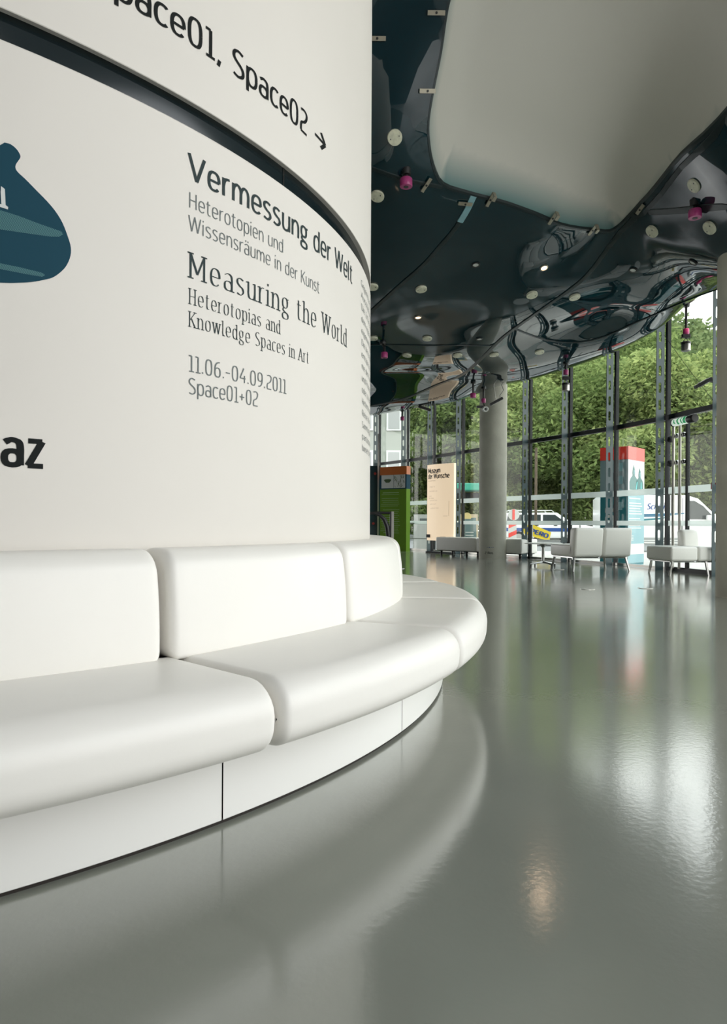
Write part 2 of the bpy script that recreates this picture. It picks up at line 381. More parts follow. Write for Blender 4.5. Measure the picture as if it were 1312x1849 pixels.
for x, y, d in [(666, 748, 17.5), (819, 722, 15.3), (980, 672, 13.2), (1100, 628, 11.9), (1182, 586, 10.9), (1290, 507, 9.0)]:
    u, v = ray(x, y)
    for e, up in ((1.5, .12), (3.5, .7)): cp.append((u*(d+e), d+e, EYE+v*(d+e)+up))
for p in [(-5, 3, 6.8), (0, 3, 6.6), (5, 3, 6.2), (-5, -3, 7), (0, -3, 6.9), (6, -3, 7), (-5, 10, 4.6), (-5, 16, 3.9), (-2.5, 8, 4.7), (-2, 12, 3.9), (-2, 18, 3.9), (-5, 21, 4.2),
          (6.2, 6, 4.6), (6.8, 9, 4.9), (-1, 22, 4.4)]: cp.append(p)
P = np.array(cp)
DIMPLES = [(2.35, 9.5, .05, .55), (.9, 13.4, .07, .8), (3.9, 9.6, .045, .5), (1.6, 11.6, -.04, .6), (3.1, 10.9, .04, .5), (2.9, 12.3, -.03, .5), (4.3, 10.3, -.03, .4)]
def tps(r2): return .5*r2*np.log(r2+1e-9)
A_ = tps(((P[:, None, :2]-P[None, :, :2])**2).sum(-1))+np.eye(len(P))*.03
B_ = np.c_[np.ones(len(P)), P[:, :2]]
sol = np.linalg.solve(np.block([[A_, B_], [B_.T, np.zeros((3, 3))]]), np.r_[P[:, 2], 0, 0, 0])
def hf(x, y):
    x = np.atleast_1d(np.asarray(x, float)); y = np.atleast_1d(np.asarray(y, float))
    r2 = (x[:, None]-P[None, :, 0])**2+(y[:, None]-P[None, :, 1])**2
    h = tps(r2) @ sol[:len(P)]+sol[-3]+sol[-2]*x+sol[-1]*y
    w_ = 1/(1+np.exp(-(y-8.2)*1.5))
    rip = .020*np.sin(x*2.3+.6*y+.9*np.sin(y*1.1))+.014*np.sin(y*2.0-x*1.1+1.3*np.sin(x*.9+.5))+.006*np.sin(4.1*x+2.7*y+1.5*np.sin(1.9*y))
    dm = 0
    for dx_, dy_, a_, r_ in DIMPLES: dm = dm+a_*np.exp(-((x-dx_)**2+(y-dy_)**2)/r_**2)
    return h+rip*w_+dm
def hf1(x, y): return float(hf(x, y)[0])
def hnorm(x, y):
    e = .04; gx = (hf1(x+e, y)-hf1(x-e, y))/2/e; gy = (hf1(x, y+e)-hf1(x, y-e))/2/e
    return Vector((gx, gy, -1)).normalized()          # pointing down, into the room
def sky_hit(x, y, d0=4.0, d1=24):                      # where a line of sight meets the ceiling skin
    u, v = ray(x, y); ds = np.arange(d0, d1, .05); g = hf(u*ds, ds)-(EYE+v*ds)
    k = np.argmax(g < 0) if (g < 0).any() else int(np.argmin(g))
    if k > 0 and g[k] < 0: d = ds[k-1]+.05*g[k-1]/(g[k-1]-g[k])
    else: d = ds[k]
    return Vector((u*d, d, hf1(u*d, d)))

# ------------------------------------------------------------------ glass line of the façade
glx = np.array([560, 620, 666, 819, 882, 980, 1182, 1284, 1330]); gld = np.array([25.5, 23.8, 22.43, 18.52, 17.09, 15.26, 12.38, 11.02, 10.4])
def gl_at(x):
    d = float(np.interp(x, glx, gld)); u, v = ray(x, 850); return Vector((u*d, d, 0))
mull_px = [684, 735, 783, 835, 892, 956, 1028, 1111, 1204, 1309]
GP = [gl_at(x) for x in mull_px]
GP += [Vector(p+(0,)) for p in [(5.95, 9.0), (6.05, 7.6), (6.05, 6.2), (5.95, 4.8), (5.75, 3.4), (5.4, 2.1)]]

# ------------------------------------------------------------------ floor and grounds
fl = [(-8, 26), (-2, 25.6)]+[(p.x+.05, p.y+.05) for p in GP]+[(4.6, 0.6), (3.4, -1.2), (0, -3), (-8, -3)]
mb = MB(); mb.prism(fl, (0, 0, -.12), (1, 0, 0), (0, 1, 0), (0, 0, 1), .12)
tag(mb.build('floor', 'floor'), kind='structure', label='polished grey resin floor with soft reflections')
mb = MB(); mb.prism([(-40, -30), (60, -30), (60, 24), (-40, 24)], (0, 0, -.3), (1, 0, 0), (0, 1, 0), (0, 0, 1), .15)
tag(mb.build('pavement', 'paving'), kind='structure', label='pale paved forecourt outside the glass')
mb = MB(); mb.prism([(-60, 24), (110, 24), (110, 90), (-60, 90)], (0, 0, -.32), (1, 0, 0), (0, 1, 0), (0, 0, 1), .12)
tag(mb.build('street', 'asphalt'), kind='structure', label='grey asphalt street beyond the forecourt')

M['dim'] = mat('dim_light_block', (.16, .165, .16), .8)  # dark so that the added walls bounce little light
mb = MB(); mb.box((-3, -4.1, 3.5), (14, .2, 7.2)); tag(mb.build('light_block_back', 'dim'), kind='structure', label='unseen dark wall added behind the camera to block light')  # added out of view to cut light reaching the drum from behind
mb = MB(); mb.box((-8.1, 8, 3.5), (.2, 26, 7.2)); tag(mb.build('light_block_left', 'dim'), kind='structure', label='unseen dark wall added far left behind the drum to block light')  # also added, keeps light off the left of the drum
# ------------------------------------------------------------------ the drum wall
RL, RU = 2.664, 2.664
drum = empty('wall_left', (CX, CY, 0), kind='structure'); drum['label'] = 'round white painted drum wall with printed lettering'
def ring(name, prof, m, parent, a0=0, a1=2*PI, n=256, smooth=True):
    vs = []; fs = []; k = len(prof); full = a1-a0 > 6.28; nn = n if full else n+1
    for i in range(nn):
        t = a0+(a1-a0)*i/n
        for r, z in prof: vs.append(cylpt(t, z, r, True))
    for i in range(n):
        for j in range(k-1): fs.append((i*k+j, ((i+1) % nn)*k+j, ((i+1) % nn)*k+j+1, i*k+j+1))
    ob = mesh_obj(name, vs, fs, m, parent)
    me = ob.data; me.polygons.foreach_set('use_smooth', [True]*len(me.polygons)); me.set_sharp_from_angle(angle=math.radians(35))
    return ob
ring('lower_panel', [(RL-.03, .1), (RL+.006, .1), (RL, 2.065), (RL-.004, 2.069), (RL-.05, 2.069)], 'wall', drum)['label'] = 'lower white wall panel'
ring('black_band', [(RL-.028, 2.05), (RL-.028, 2.19)], 'bandblack', drum)['label'] = 'recessed glossy black band'
ring('upper_panel', [(RU-.028, 2.158), (RU-.004, 2.158), (RU-.002, 2.151), (RU, 2.153), (RU-.004, 7.4)], 'wall', drum)['label'] = 'upper white wall panel'
mb = MB()
for a in (-28.5, -64):
    t = math.radians(a); mb.add([cylpt(t-.0008, 2.06, RL-.025, True), cylpt(t+.0008, 2.06, RL-.025, True), cylpt(t+.0008, 2.17, RL-.025, True), cylpt(t-.0008, 2.17, RL-.025, True)], [(0, 1, 2, 3)])
mb.build('band_joint', 'gap', drum)
def RT_(z): return RL+.0012+(.006*(2.065-z)/1.965 if z < 2.07 else 0)
RT = 2.666
def ct(*a, **k): return drum_text(*a, parent=drum, R=RT, **k)
K = RT/2.668
ct('Space01, Space02', -2.145, -1.202, 2.336, .087, .118, m='inkblack', label='large black direction lettering')
ct('>', -1.137, -1.045, 2.340, .088, .14, m='inkblack', label='black arrow pointing right')
ct('Vermessung der Welt', -1.822, -.708, 1.900, .083, .112, m='inkgrey', slope=.012, label='heavy charcoal title')
ct('Heterotopien und', -1.822, -1.366, 1.809, .049, .075, m='inklight', slope=.004, label='light grey subtitle')
ct('Wissensräume in der Kunst', -1.822, -1.095, 1.735, .049, .075, m='inklight', slope=.008, label='light grey subtitle second line')
ct('Measuring the World', -1.820, -.792, 1.585, .079, .095, m='inkgrey', serif=True, gap=.22, slope=.012, label='charcoal serif title')
ct('Heterotopias and', -1.820, -1.383, 1.500, .049, .085, m='inkgrey', serif=True, gap=.21, slope=.004)
ct('Knowledge Spaces in Art', -1.820, -1.183, 1.427, .048, .085, m='inkgrey', serif=True, gap=.21, slope=.008)
ct('11.06.-04.09.2011', -1.820, -1.343, 1.284, .050, .085, m='inklight', slope=.004, label='light grey exhibition dates')
ct('Space01+02', -1.820, -1.508, 1.212, .050, .085, m='inklight', slope=.003)
ct('Graz', -2.49, -2.271, .949, .093, .17, m='inkblack', label='bold black word cut by the picture edge')
lines = ['Gegenstand der', 'Ausstellung ist', 'Die Erfassung', 'dem eigenen', 'eigenwilligen', 'Die besondere', 'entspricht der', 'me der Kunst', 'und Prozesse', 'oder zu einem', 'Heterotopien', 'Reise durch die', 'Sammlung des', 'partizipieren', 'bietet dieses']
for i, l in enumerate(lines):
    ct(l, -.527+.003*i, -.527+.035*len(l)+.003*i, 1.965-.0575*i, .030, .075, m='inklight')
# printed blob with hatched stripes
def cyl_poly(name, pix, m, R, z_off=0):
    pts = [cyl(px*.25915, 220+py*.25915, RT) for px, py in pix]
    uv = [(t*RT, z) for t, z in pts]
    xs = [p[0] for p in uv]; zs = [p[1] for p in uv]
    edges = [(i, (i+1) % len(uv)) for i in range(len(uv))]
    gp = []
    for gx in np.arange(min(xs), max(xs), .04):
        for gz in np.arange(min(zs), max(zs), .08): gp.append((float(gx), float(gz)))
    r = delaunay_2d_cdt([Vector(p) for p in uv+gp], edges, [list(range(len(uv)))], 1, 1e-6)
    return mesh_obj(name, [cylpt(v.x/RT, v.y, RT_(v.y)+R-RT, True) for v in r[0]], [tuple(f) for f in r[2]], m, drum)
blob = cr_([(0, 175), (40, 185), (80, 215), (105, 250), (112, 275), (98, 300), (82, 325), (78, 350), (95, 380), (150, 430), (220, 500), (300, 580), (360, 650), (410, 730), (450, 830), (470, 900), (468, 960), (445, 1020), (410, 1065), (350, 1110), (280, 1130), (200, 1145), (100, 1152), (0, 1153), (-250, 1140), (-500, 1080), (-640, 940), (-600, 750), (-440, 560), (-300, 420), (-180, 330), (-90, 210)], 3)[:-1]
o = cyl_poly('blob_print', blob, 'inkblue', RT); o['label'] = 'dark blue rounded building plan print'
# hatch: narrow diagonal pale lines clipped to each stripe
def hatch(poly, R):
    vs = []; fs = []
    def inter(c0, y_of):
        pts = []
        for (x1, y1), (x2, y2) in zip(poly, poly[1:]+poly[:1]):
            a = y1+.62*x1-c0; b = y2+.62*x2-c0
            if a*b < 0: t = a/(a-b); pts.append((x1+(x2-x1)*t, y1+(y2-y1)*t))
        return sorted(pts)
    c0 = 500
    while c0 < 1400:
        p = inter(c0, None); q = inter(c0+5.5, None)
        if len(p) == 2 and len(q) == 2:
            n = len(vs)
            for e in (p[0], p[1], q[1], q[0]):
                t, z = cyl(e[0]*.25915, 220+e[1]*.25915, RT); vs.append(cylpt(t, z, RT_(z)+R-RT, True))
            fs.append((n, n+1, n+2, n+3))
        c0 += 10
    ob = mesh_obj('hatched_stripe', vs, fs, 'inkteal', drum); ob['kind'] = 'stuff'; return ob
hatch([(-200, 600), (0, 655), (100, 685), (250, 740), (400, 790), (415, 810), (395, 828), (330, 828), (200, 812), (0, 785), (-200, 760)], RT+.001)
hatch([(-200, 975), (0, 1022), (120, 1045), (270, 1080), (295, 1098), (280, 1110), (150, 1090), (0, 1062), (-200, 1020)], RT+.001)
cyl_poly('numeral', [(-22, 480), (5, 500), (12, 612), (30, 626), (28, 642), (-50, 618), (-50, 600), (-18, 606), (-24, 520)], 'pale', RT+.001)

# ------------------------------------------------------------------ the round bench
def rrect(r0, r1, z0, z1, rad, off, lean=0, bul=0, n=6):
    """rounded outline in (radius, height); rad = corner radii (outer-top, inner-top, inner-bottom, outer-bottom)"""
    r0 += off*.3; r1 -= off; z0 += off; z1 -= off; out = []
    for (cx_, cz_, a0, q) in ((r1, z1, 0, rad[0]), (r0, z1, 90, rad[1]), (r0, z0, 180, rad[2]), (r1, z0, 270, rad[3])):
        sx_ = -1 if cx_ == r1 else 1; sz_ = -1 if cz_ == z1 else 1
        for i in range(n+1):
            a = math.radians(a0+90*i/n); out.append((cx_+sx_*q+q*math.cos(a), cz_+sz_*q+q*math.sin(a)))
    # subdivide long runs
    res = []
    for j, (p, q) in enumerate(zip(out, out[1:]+out[:1])):
        res.append(p); d = math.hypot(p[0]-q[0], p[1]-q[1]); k = 6 if j % (n+1) == n else 1
        for i in range(1, k): res.append((p[0]+(q[0]-p[0])*i/k, p[1]+(q[1]-p[1])*i/k))
    zc = (z0+z1)/2; hh = (z1-z0)/2
    return [(r-lean*(z-z0)+bul*(1-((z-zc)/hh)**2 if abs(z-zc) < hh else 0)*(1 if r > (r0+r1)/2 else 0), z) for r, z in res]
def cushion(name, a0, a1, prof_args, m, parent, rho=.03, R=3.0, sag=.0, seed=0):
    a0, a1 = math.radians(a0), math.radians(a1); rr = random.Random(seed)
    st = []
    for k in range(7): x = k/6; st.append((a0+rho/R*(1-math.cos(x*PI/2)), rho*(1-math.sin(x*PI/2))))
    n = 26
    mid = [(a0+rho/R+(a1-a0-2*rho/R)*i/n, 0) for i in range(1, n)]
    end = [(a1-(a-a0), o_) for a, o_ in st][::-1]
    st = st+mid+end; vs = []; fs = []; base = None
    for t, off in st:
        f_ = (t-a0)/(a1-a0); pr = rrect(*prof_args[:5], off, *prof_args[5:])
        for r, z in pr:
            puff = sag*math.sin(PI*f_)**.6
            vs.append(cylpt(t, z+(puff if z > (prof_args[2]+prof_args[3])/2 else 0)*min(1, max(0, (z-.3)/.1)), r, True))
        k = len(pr)
    m_ = len(st)
    for i in range(m_-1):
        for j in range(k): fs.append((i*k+j, (i+1)*k+j, (i+1)*k+(j+1) % k, i*k+(j+1) % k))
    fs.append(tuple(range(k))); fs.append(tuple(range((m_-1)*k, m_*k))[::-1])
    return mesh_obj(name, vs, fs, m, parent, True)
bench = empty('curved_bench', (CX, CY, 0), label='long curved white leather bench wrapped round the drum wall', cat='bench')
SJ = [-96.5, -78.4, -60.3, -42.1, -23.8, -5.6, 12.5, 30.6, 48.7]
BJ = [-97, -79, -61, -43.05, -25.2, -7.3, 10.6, 28.5, 46.4]
PJ = [-96.4, -78.4, -60.4, -42.4, -24.86, -6.9, 11, 29, 47]
for i in range(8):
    cushion('seat_cushion', SJ[i]+.12, SJ[i+1]-.12, (2.80, 3.268, .232, .411, (.075, .02, .02, .055), -.02, .012), 'leather', bench, .028, 3.1, .006, i)
    cushion('back_cushion', BJ[i]+.22, BJ[i+1]-(.28 if i == 2 else .1), (2.685, 2.852, .405, .722, (.055, .045, .02, .015), .085, .008), 'leather', bench, .03, 2.8, 0, i)
    ring('plinth_panel', [(2.9, .012), (3.064, .012), (3.066, .014), (3.066, .25), (2.9, .25)], 'white', bench, math.radians(PJ[i])+.0008, math.radians(PJ[i+1])-.0008, 24)
ring('plinth_core', [(2.80, .0), (3.055, .0), (3.055, .235), (2.80, .235)], 'gap', bench, math.radians(SJ[0]), math.radians(SJ[-1]), 96)

# ------------------------------------------------------------------ ceiling skin, panels and opening
hole_px = [(815, -60), (797, 10), (786, 90), (773, 160), (765, 215), (766, 255), (775, 300), (793, 332), (835, 346), (875, 356), (930, 372), (985, 393), (1040, 408), (1085, 413), (1106, 406), (1125, 388), (1150, 360), (1190, 312), (1240, 256), (1312, 183), (1380, 110), (1440, 20), (1400, -120), (1200, -190), (950, -180)]
HOLE = [sky_hit(x, y, 2.5, 14) for x, y in hole_px]
hole2 = [(p.x, p.y) for p in HOLE]
def dense(poly, step=.25, closed=False):
    out = []; Q = poly+([poly[0]] if closed else [])
    for a, b in zip(Q, Q[1:]):
        n = max(1, int(math.hypot(b[0]-a[0], b[1]-a[1])/step))
        out += [(a[0]+(b[0]-a[0])*k/n, a[1]+(b[1]-a[1])*k/n) for k in range(n)]
    return out if closed else out+[Q[-1]]
hole2 = cr_(hole2+[hole2[0]], 3)[:-1]
def seam(px, pre=(), post=()):
    pts = [(p.x, p.y) for p in (sky_hit(*q) for q in px)]
    return dense(list(pre)+cr_(pts, 3)+list(post), .15)
def nearest_hole(p): return min(hole2, key=lambda q: (q[0]-p[0])**2+(q[1]-p[1])**2)
s1 = seam([(838, 372), (815, 410), (790, 440), (760, 475), (710, 520), (665, 562)]); s1 = [nearest_hole(s1[0])]+s1+dense([s1[-1], (-2.2, 12.5), (-7, 13.5)], .3)[1:]
s2 = seam([(790, 336), (760, 330), (700, 315), (662, 302)]); s2 = [nearest_hole(s2[0])]+s2+dense([s2[-1], (-3, 7.6), (-7, 7.5)], .3)[1:]
s5 = seam([(1140, 385), (1130, 395), (1075, 465), (1040, 505), (965, 560), (905, 605), (870, 640), (820, 680), (760, 705), (700, 726)]); s5 = [nearest_hole(s5[0])]+s5+dense([s5[-1], (-1.5, 18.5), (-7, 20)], .3)[1:]
s4 = seam([(666, 622), (740, 622), (820, 621), (880, 621)]); s4 = dense([(-7, 16), (-2, 13.6), s4[0]], .3)[:-1]+s4
e5 = min(s5, key=lambda q: (q[0]-s4[-1][0])**2+(q[1]-s4[-1][1])**2); s4 = s4+[e5]
s8 = seam([(925, 590), (980, 609), (1040, 613), (1110, 592), (1180, 560), (1240, 533), (1306, 520)]); e8 = min(s5, key=lambda q: (q[0]-s8[0][0])**2+(q[1]-s8[0][1])**2); s8 = [e8]+s8+dense([s8[-1], (6.6, 9.2)], .3)[1:]
s6 = seam([(1300, 205), (1240, 275), (1185, 343), (1155, 378)]); e6 = min(s5[:14], key=lambda q: (q[0]-s6[-1][0])**2+(q[1]-s6[-1][1])**2); s6 = dense([(7.2, 5.2), (5.6, 6.6), s6[0]], .3)[:-1]+s6+[e6]
s7 = seam([(1165, 376), (1200, 374), (1260, 368), (1312, 363)]); e7 = min(s6, key=lambda q: (q[0]-s7[0][0])**2+(q[1]-s7[0][1])**2); s7 = [e7]+s7+dense([s7[-1], (7.2, 8.2)], .3)[1:]
seams = [s1, s2, s4, s5, s6, s7, s8]
border = dense([(-6.6, -3.4), (6.7, -3.4), (6.9, 9.4), (6.3, 12.4), (4.9, 16.5), (3.2, 19.6), (1.2, 23), (-6.6, 23)], .4, True)
V2 = []; E2 = []
def addline(pts, closed=False):
    n = len(V2); V2.extend(pts); k = len(pts)
    E2.extend([(n+i, n+i+1) for i in range(k-1)]+([(n+k-1, n)] if closed else []))
addline(border, True); addline(hole2, True)
for s_ in seams: addline(s_)
nb, nh = len(border), len(hole2)
from mathutils.geometry import intersect_point_tri_2d
def inside(poly, x, y):
    c = False; j = len(poly)-1
    for i in range(len(poly)):
        if (poly[i][1] > y) != (poly[j][1] > y) and x < (poly[j][0]-poly[i][0])*(y-poly[i][1])/(poly[j][1]-poly[i][1])+poly[i][0]: c = not c
        j = i
    return c
for gy in np.arange(-3.3, 22.9, .13):
    for gx in np.arange(-6.5, 6.8, .13 if gy > 5 else .3):
        if gx < -1.2 and int(round((gx+gy)/.13)) % 3: continue
        V2.append((float(gx), float(gy)))
r = delaunay_2d_cdt([Vector(p) for p in V2], E2, [], 0, 1e-5, True)
vv, ee, ff, ov, oe, of = r
constr = set()
for e, src in zip(ee, oe):
    if src: constr.add((min(e), max(e)))
from collections import defaultdict
e2f = defaultdict(list)
for i, f in enumerate(ff):
    for a, b in zip(f, list(f[1:])+[f[0]]): e2f[(min(a, b), max(a, b))].append(i)
comp = [-1]*len(ff); nc = 0
for i in range(len(ff)):
    if comp[i] >= 0: continue
    st = [i]; comp[i] = nc
    while st:
        j = st.pop(); f = ff[j]
        for a, b in zip(f, list(f[1:])+[f[0]]):
            k = (min(a, b), max(a, b))
            if k in constr: continue
            for q in e2f[k]:
                if comp[q] < 0: comp[q] = nc; st.append(q)
    nc += 1
hv = hf([v.x for v in vv], [v.y for v in vv])
ceil = empty('ceiling', (0, 8, 0), kind='structure'); ceil['label'] = 'glossy blue-black acrylic ceiling skin with rippled reflections'
for c_ in range(nc):
    fs = [ff[i] for i in range(len(ff)) if comp[i] == c_]
    f = fs[len(fs)//2]; cx_ = sum(vv[q].x for q in f)/3; cy_ = sum(vv[q].y for q in f)/3
    if len(fs) < 12 or inside(hole2, cx_, cy_) or not inside(border, cx_, cy_): continue
    ids = sorted({q for f in fs for q in f}); mp = {q: i for i, q in enumerate(ids)}
    vs = [(vv[q].x, vv[q].y, float(hv[q])) for q in ids]
    nf = []
    for f in fs:
        a, b, c = (vv[q] for q in f[:3]); ccw = (b-a).cross(c-a) > 0
        g = [mp[q] for q in f]; nf.append(tuple(g[::-1] if ccw else g))
    mesh_obj('skin_panel', vs, nf, 'skin', ceil, True)
def strip_on_skin(pts, wd, name, m, drop=.012, parent=ceil):
    vs = []; fs = []; n = len(pts)
    for i, p in enumerate(pts):
        a = pts[max(i-1, 0)]; b = pts[min(i+1, n-1)]; dx, dy = b[0]-a[0], b[1]-a[1]; l = math.hypot(dx, dy) or 1
        nx, ny = -dy/l*wd/2, dx/l*wd/2
        for s_ in (-1, 1):
            x, y = p[0]+s_*nx, p[1]+s_*ny; h = hf1(x, y); vs += [(x, y, h-drop), (x, y, h+.02)]
    for i in range(n-1):
        a = i*4; b = a+4; fs += [(a, a+2, b+2, b), (a, b, b+1, a+1), (a+2, a+3, b+3, b+2)]
    return mesh_obj(name, vs, fs, m, parent)
for s_, wd in zip(seams, (.055, .03, .012, .055, .035, .05, .022)): strip_on_skin(s_, wd, 'panel_joint', 'joint')
strip_on_skin(s1[:4], .075, 'pale_joint', 'tealpale', .016)['label'] = 'pale end of the seam'
strip_on_skin(hole2+[hole2[0]], .02, 'opening_edge', 'joint', .01)
# white lining of the opening: rises from the edge of the skin
hx = np.array(hole2); 
def seg_dist(x, y):
    a = hx; b = np.roll(hx, -1, 0); d = b-a; t = np.clip((((x-a[:, 0])*d[:, 0]+(y-a[:, 1])*d[:, 1])/((d**2).sum(1)+1e-9)), 0, 1)
    dd = np.hypot(a[:, 0]+t*d[:, 0]-x, a[:, 1]+t*d[:, 1]-y); k = int(np.argmin(dd)); return float(dd[k]), k/len(hx)
def side(fr):      # 1 on the soft left and lower edges, 0 along the crisp right-hand edge
    i = fr*len(hole_px)
    return 1.0 if i < 13.5 else max(0.0, 1-(i-13.5)/2) if i < 15.5 else 0.0 if i < 22 else min(1, (i-22)/2)
LV = [Vector(p) for p in hole2]; LE = [(i, (i+1) % len(LV)) for i in range(len(LV))]
xs = hx[:, 0]; ys = hx[:, 1]
for gy in np.arange(ys.min(), ys.max(), .06):
    for gx in np.arange(xs.min(), xs.max(), .06):
        if inside(hole2, gx, gy): LV.append(Vector((float(gx), float(gy))))
r = delaunay_2d_cdt(LV, LE, [list(range(len(hole2)))], 1, 1e-5)
vs = []; rim = []
for v in r[0]:
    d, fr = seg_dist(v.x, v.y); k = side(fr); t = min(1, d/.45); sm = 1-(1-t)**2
    vs.append((v.x, v.y, hf1(v.x, v.y)+.02+.30*sm)); low_ = 1 if 6.6 < fr*len(hole_px) < 14 else 0; rim.append(min(1, (0 if low_ else .45)+d/.20) if k > .5 else min(1, .6+d/.04))  # left edge starts mid-ramp, which paints in its grey shade
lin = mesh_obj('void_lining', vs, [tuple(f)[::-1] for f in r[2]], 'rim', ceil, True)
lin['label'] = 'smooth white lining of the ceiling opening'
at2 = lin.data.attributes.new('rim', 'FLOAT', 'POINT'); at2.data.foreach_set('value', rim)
# roof slab above everything keeps daylight out
mb = MB(); mb.box((0, 9, 7.9), (15, 27, .2)); tag(mb.build('roof_slab', 'concrete'), kind='structure', label='concrete slab above the ceiling skin')

# ------------------------------------------------------------------ façade: slotted steel fins, black mullions, glass
PW, PH, PITCH = .148, 5.4, .30
def rr_pts(w_, h_, n=16):
    out = []; r_ = w_/2
    for i in range(n):
        a = 2*PI*(i+.5)/n; out.append((r_*math.cos(a), (h_/2-r_)*(1 if math.sin(a) > 0 else -1)+r_*math.sin(a)))
    return out
def rect_pts(w_, h_, n=16):
    out = []
    for (x, y) in rr_pts(.1, .19, n):
        a = math.atan2(y/.19*2, x/.1*2); c, s_ = math.cos(a), math.sin(a); k = max(abs(c), abs(s_)); out.append((c/k*w_/2, s_/k*h_/2))
    return out
def plate_mesh():
    vs = []; fs = []; th = .012; z = .0
    def quadbox(x0, x1, z0, z1):
        n = len(vs); vs.extend([(x0, -th/2, z0), (x1, -th/2, z0), (x1, -th/2, z1), (x0, -th/2, z1), (x0, th/2, z0), (x1, th/2, z0), (x1, th/2, z1), (x0, th/2, z1)])
        fs.extend([(n, n+1, n+2, n+3), (n+7, n+6, n+5, n+4), (n, n+4, n+5, n+1), (n+3, n+2, n+6, n+7), (n, n+3, n+7, n+4), (n+1, n+5, n+6, n+2)])
    quadbox(0, PW, 0, .17); z = .17
    k = 0
    while z < PH:
        if abs(z+.15-2.7) < .17: quadbox(0, PW, z, z+.2); z += .2; continue
        cx_, cz_ = PW*.52, z+PITCH/2; n = 16; hp = [(cx_+a, cz_+b) for a, b in rr_pts(.056, .185)]
        # outer rectangle points (match hole points by angle)
        op = []
        for (a, b) in hp:
            dx, dy = a-cx_, b-cz_
            if abs(dy) > .06:   # end arcs go to the top and bottom edges
                s_ = 1 if dy > 0 else -1
                if abs(dx) > .022: op.append((PW if dx > 0 else 0, cz_+s_*PITCH/2))
                else: op.append((cx_+dx*2.0, cz_+s_*PITCH/2))
            else: op.append((PW if dx > 0 else 0, b))
        b0 = len(vs)
        for y in (-th/2, th/2):
            vs.extend([(a, y, b) for a, b in hp]); vs.extend([(a, y, b) for a, b in op])
        for i in range(n):
            j = (i+1) % n
            fs.append((b0+i, b0+j, b0+n+j, b0+n+i)); fs.append((b0+2*n+i, b0+3*n+i, b0+3*n+j, b0+2*n+j))
            fs.append((b0+i, b0+2*n+i, b0+2*n+j, b0+j)); fs.append((b0+n+i, b0+n+j, b0+3*n+j, b0+3*n+i))
        # fill the four corners left by the straight side points
        z += PITCH; k += 1
    # stiffening edge strips
    quadbox(-.008, .004, 0, z); 
    me = bpy.data.meshes.new('slotted_plate'); me.from_pydata(vs, [], fs); me.update(); me.materials.append(M['plate']); return me
PM = plate_mesh()
def bolt_mesh():
    mb = MB(); z = .17
    while z < PH:
        if abs(z+.15-2.7) < .17: z += .2; continue
        if int(z/PITCH) % 3 == 1:
            for x in (.035, .12): mb.lathe([(.008, 0), (.009, .008), (.005, .011)], 8, Matrix.Translation((x, -.006, z)) @ Matrix.Rotation(PI/2, 4, 'X'))
        z += PITCH
    me = bpy.data.meshes.new('bolt_row'); me.from_pydata([tuple(v) for v in mb.v], [], mb.f); me.materials.append(M['black']); return me
BM = bolt_mesh()
def frame_mesh():
    mb = MB(); mb.box((0, 0, PH/2), (.055, .07, PH))
    z = .5
    while z < PH: mb.box((-.035, 0, z), (.035, .05, .16), bev=.006); z += .62
    me = bpy.data.meshes.new('mullion_frame'); me.from_pydata([tuple(v) for v in mb.v], [], mb.f); me.materials.append(M['frame']); return me
FM = frame_mesh()
def inst(name, me, parent, loc, rz):
    o = bpy.data.objects.new(name, me); C.objects.link(o); o.parent = parent; o.location = loc; o.rotation_euler = (0, 0, rz); return o
TH_ = 2.7
for i in range(len(GP)-1):
    a, b = GP[i], GP[i+1]; d = (b-a); L = d.length; ang = math.atan2(d.y, d.x)
    w_ = empty('window_%d' % (i+1), a, ang, kind='structure')
    w_['label'] = 'tall glazed bay with a slotted steel fin'
    # local x along the glass, local -y points into the room or out of it
    inn = -1       # local direction of the room (room is on the right of a->b seen from above)
    sgn = -1 if (Vector((math.cos(ang-PI/2), math.sin(ang-PI/2), 0)).dot(Vector((0, 6, 0))-a) > 0) else 1
    pl = inst('slotted_plate', PM, w_, (0, .09*sgn, 0), PI/2*sgn)
    inst('bolt_row', BM, pl, (0, 0, 0), 0); inst('mullion_frame', FM, w_, (0, 0, 0), 0)
    door = (i == 8)
    if not door:
        mb = MB(); mb.box((L/2, 0, 1.36), (L-.06, .012, 2.6)); lpart(mb, 'glass_pane', 'glass', w_)
        mb = MB(); mb.box((L/2, 0, .03), (L, .06, .05)); lpart(mb, 'sill_bar', 'steel', w_)
    mb = MB(); mb.box((L/2, 0, 4.07), (L-.06, .012, 2.64)); lpart(mb, 'glass_pane', 'glass', w_)
    mb = MB(); mb.box((L/2, 0, TH_), (L-.05, .07, .085)); lpart(mb, 'transom', 'frame', w_)
    for zc, hh in ((1.405, .115), (.83, .09)):
        mb = MB(); x0 = .04
        mb.box((L/2, .012*sgn, zc), (L-.08, .003, hh)); lpart(mb, 'film_strip', 'film', w_)
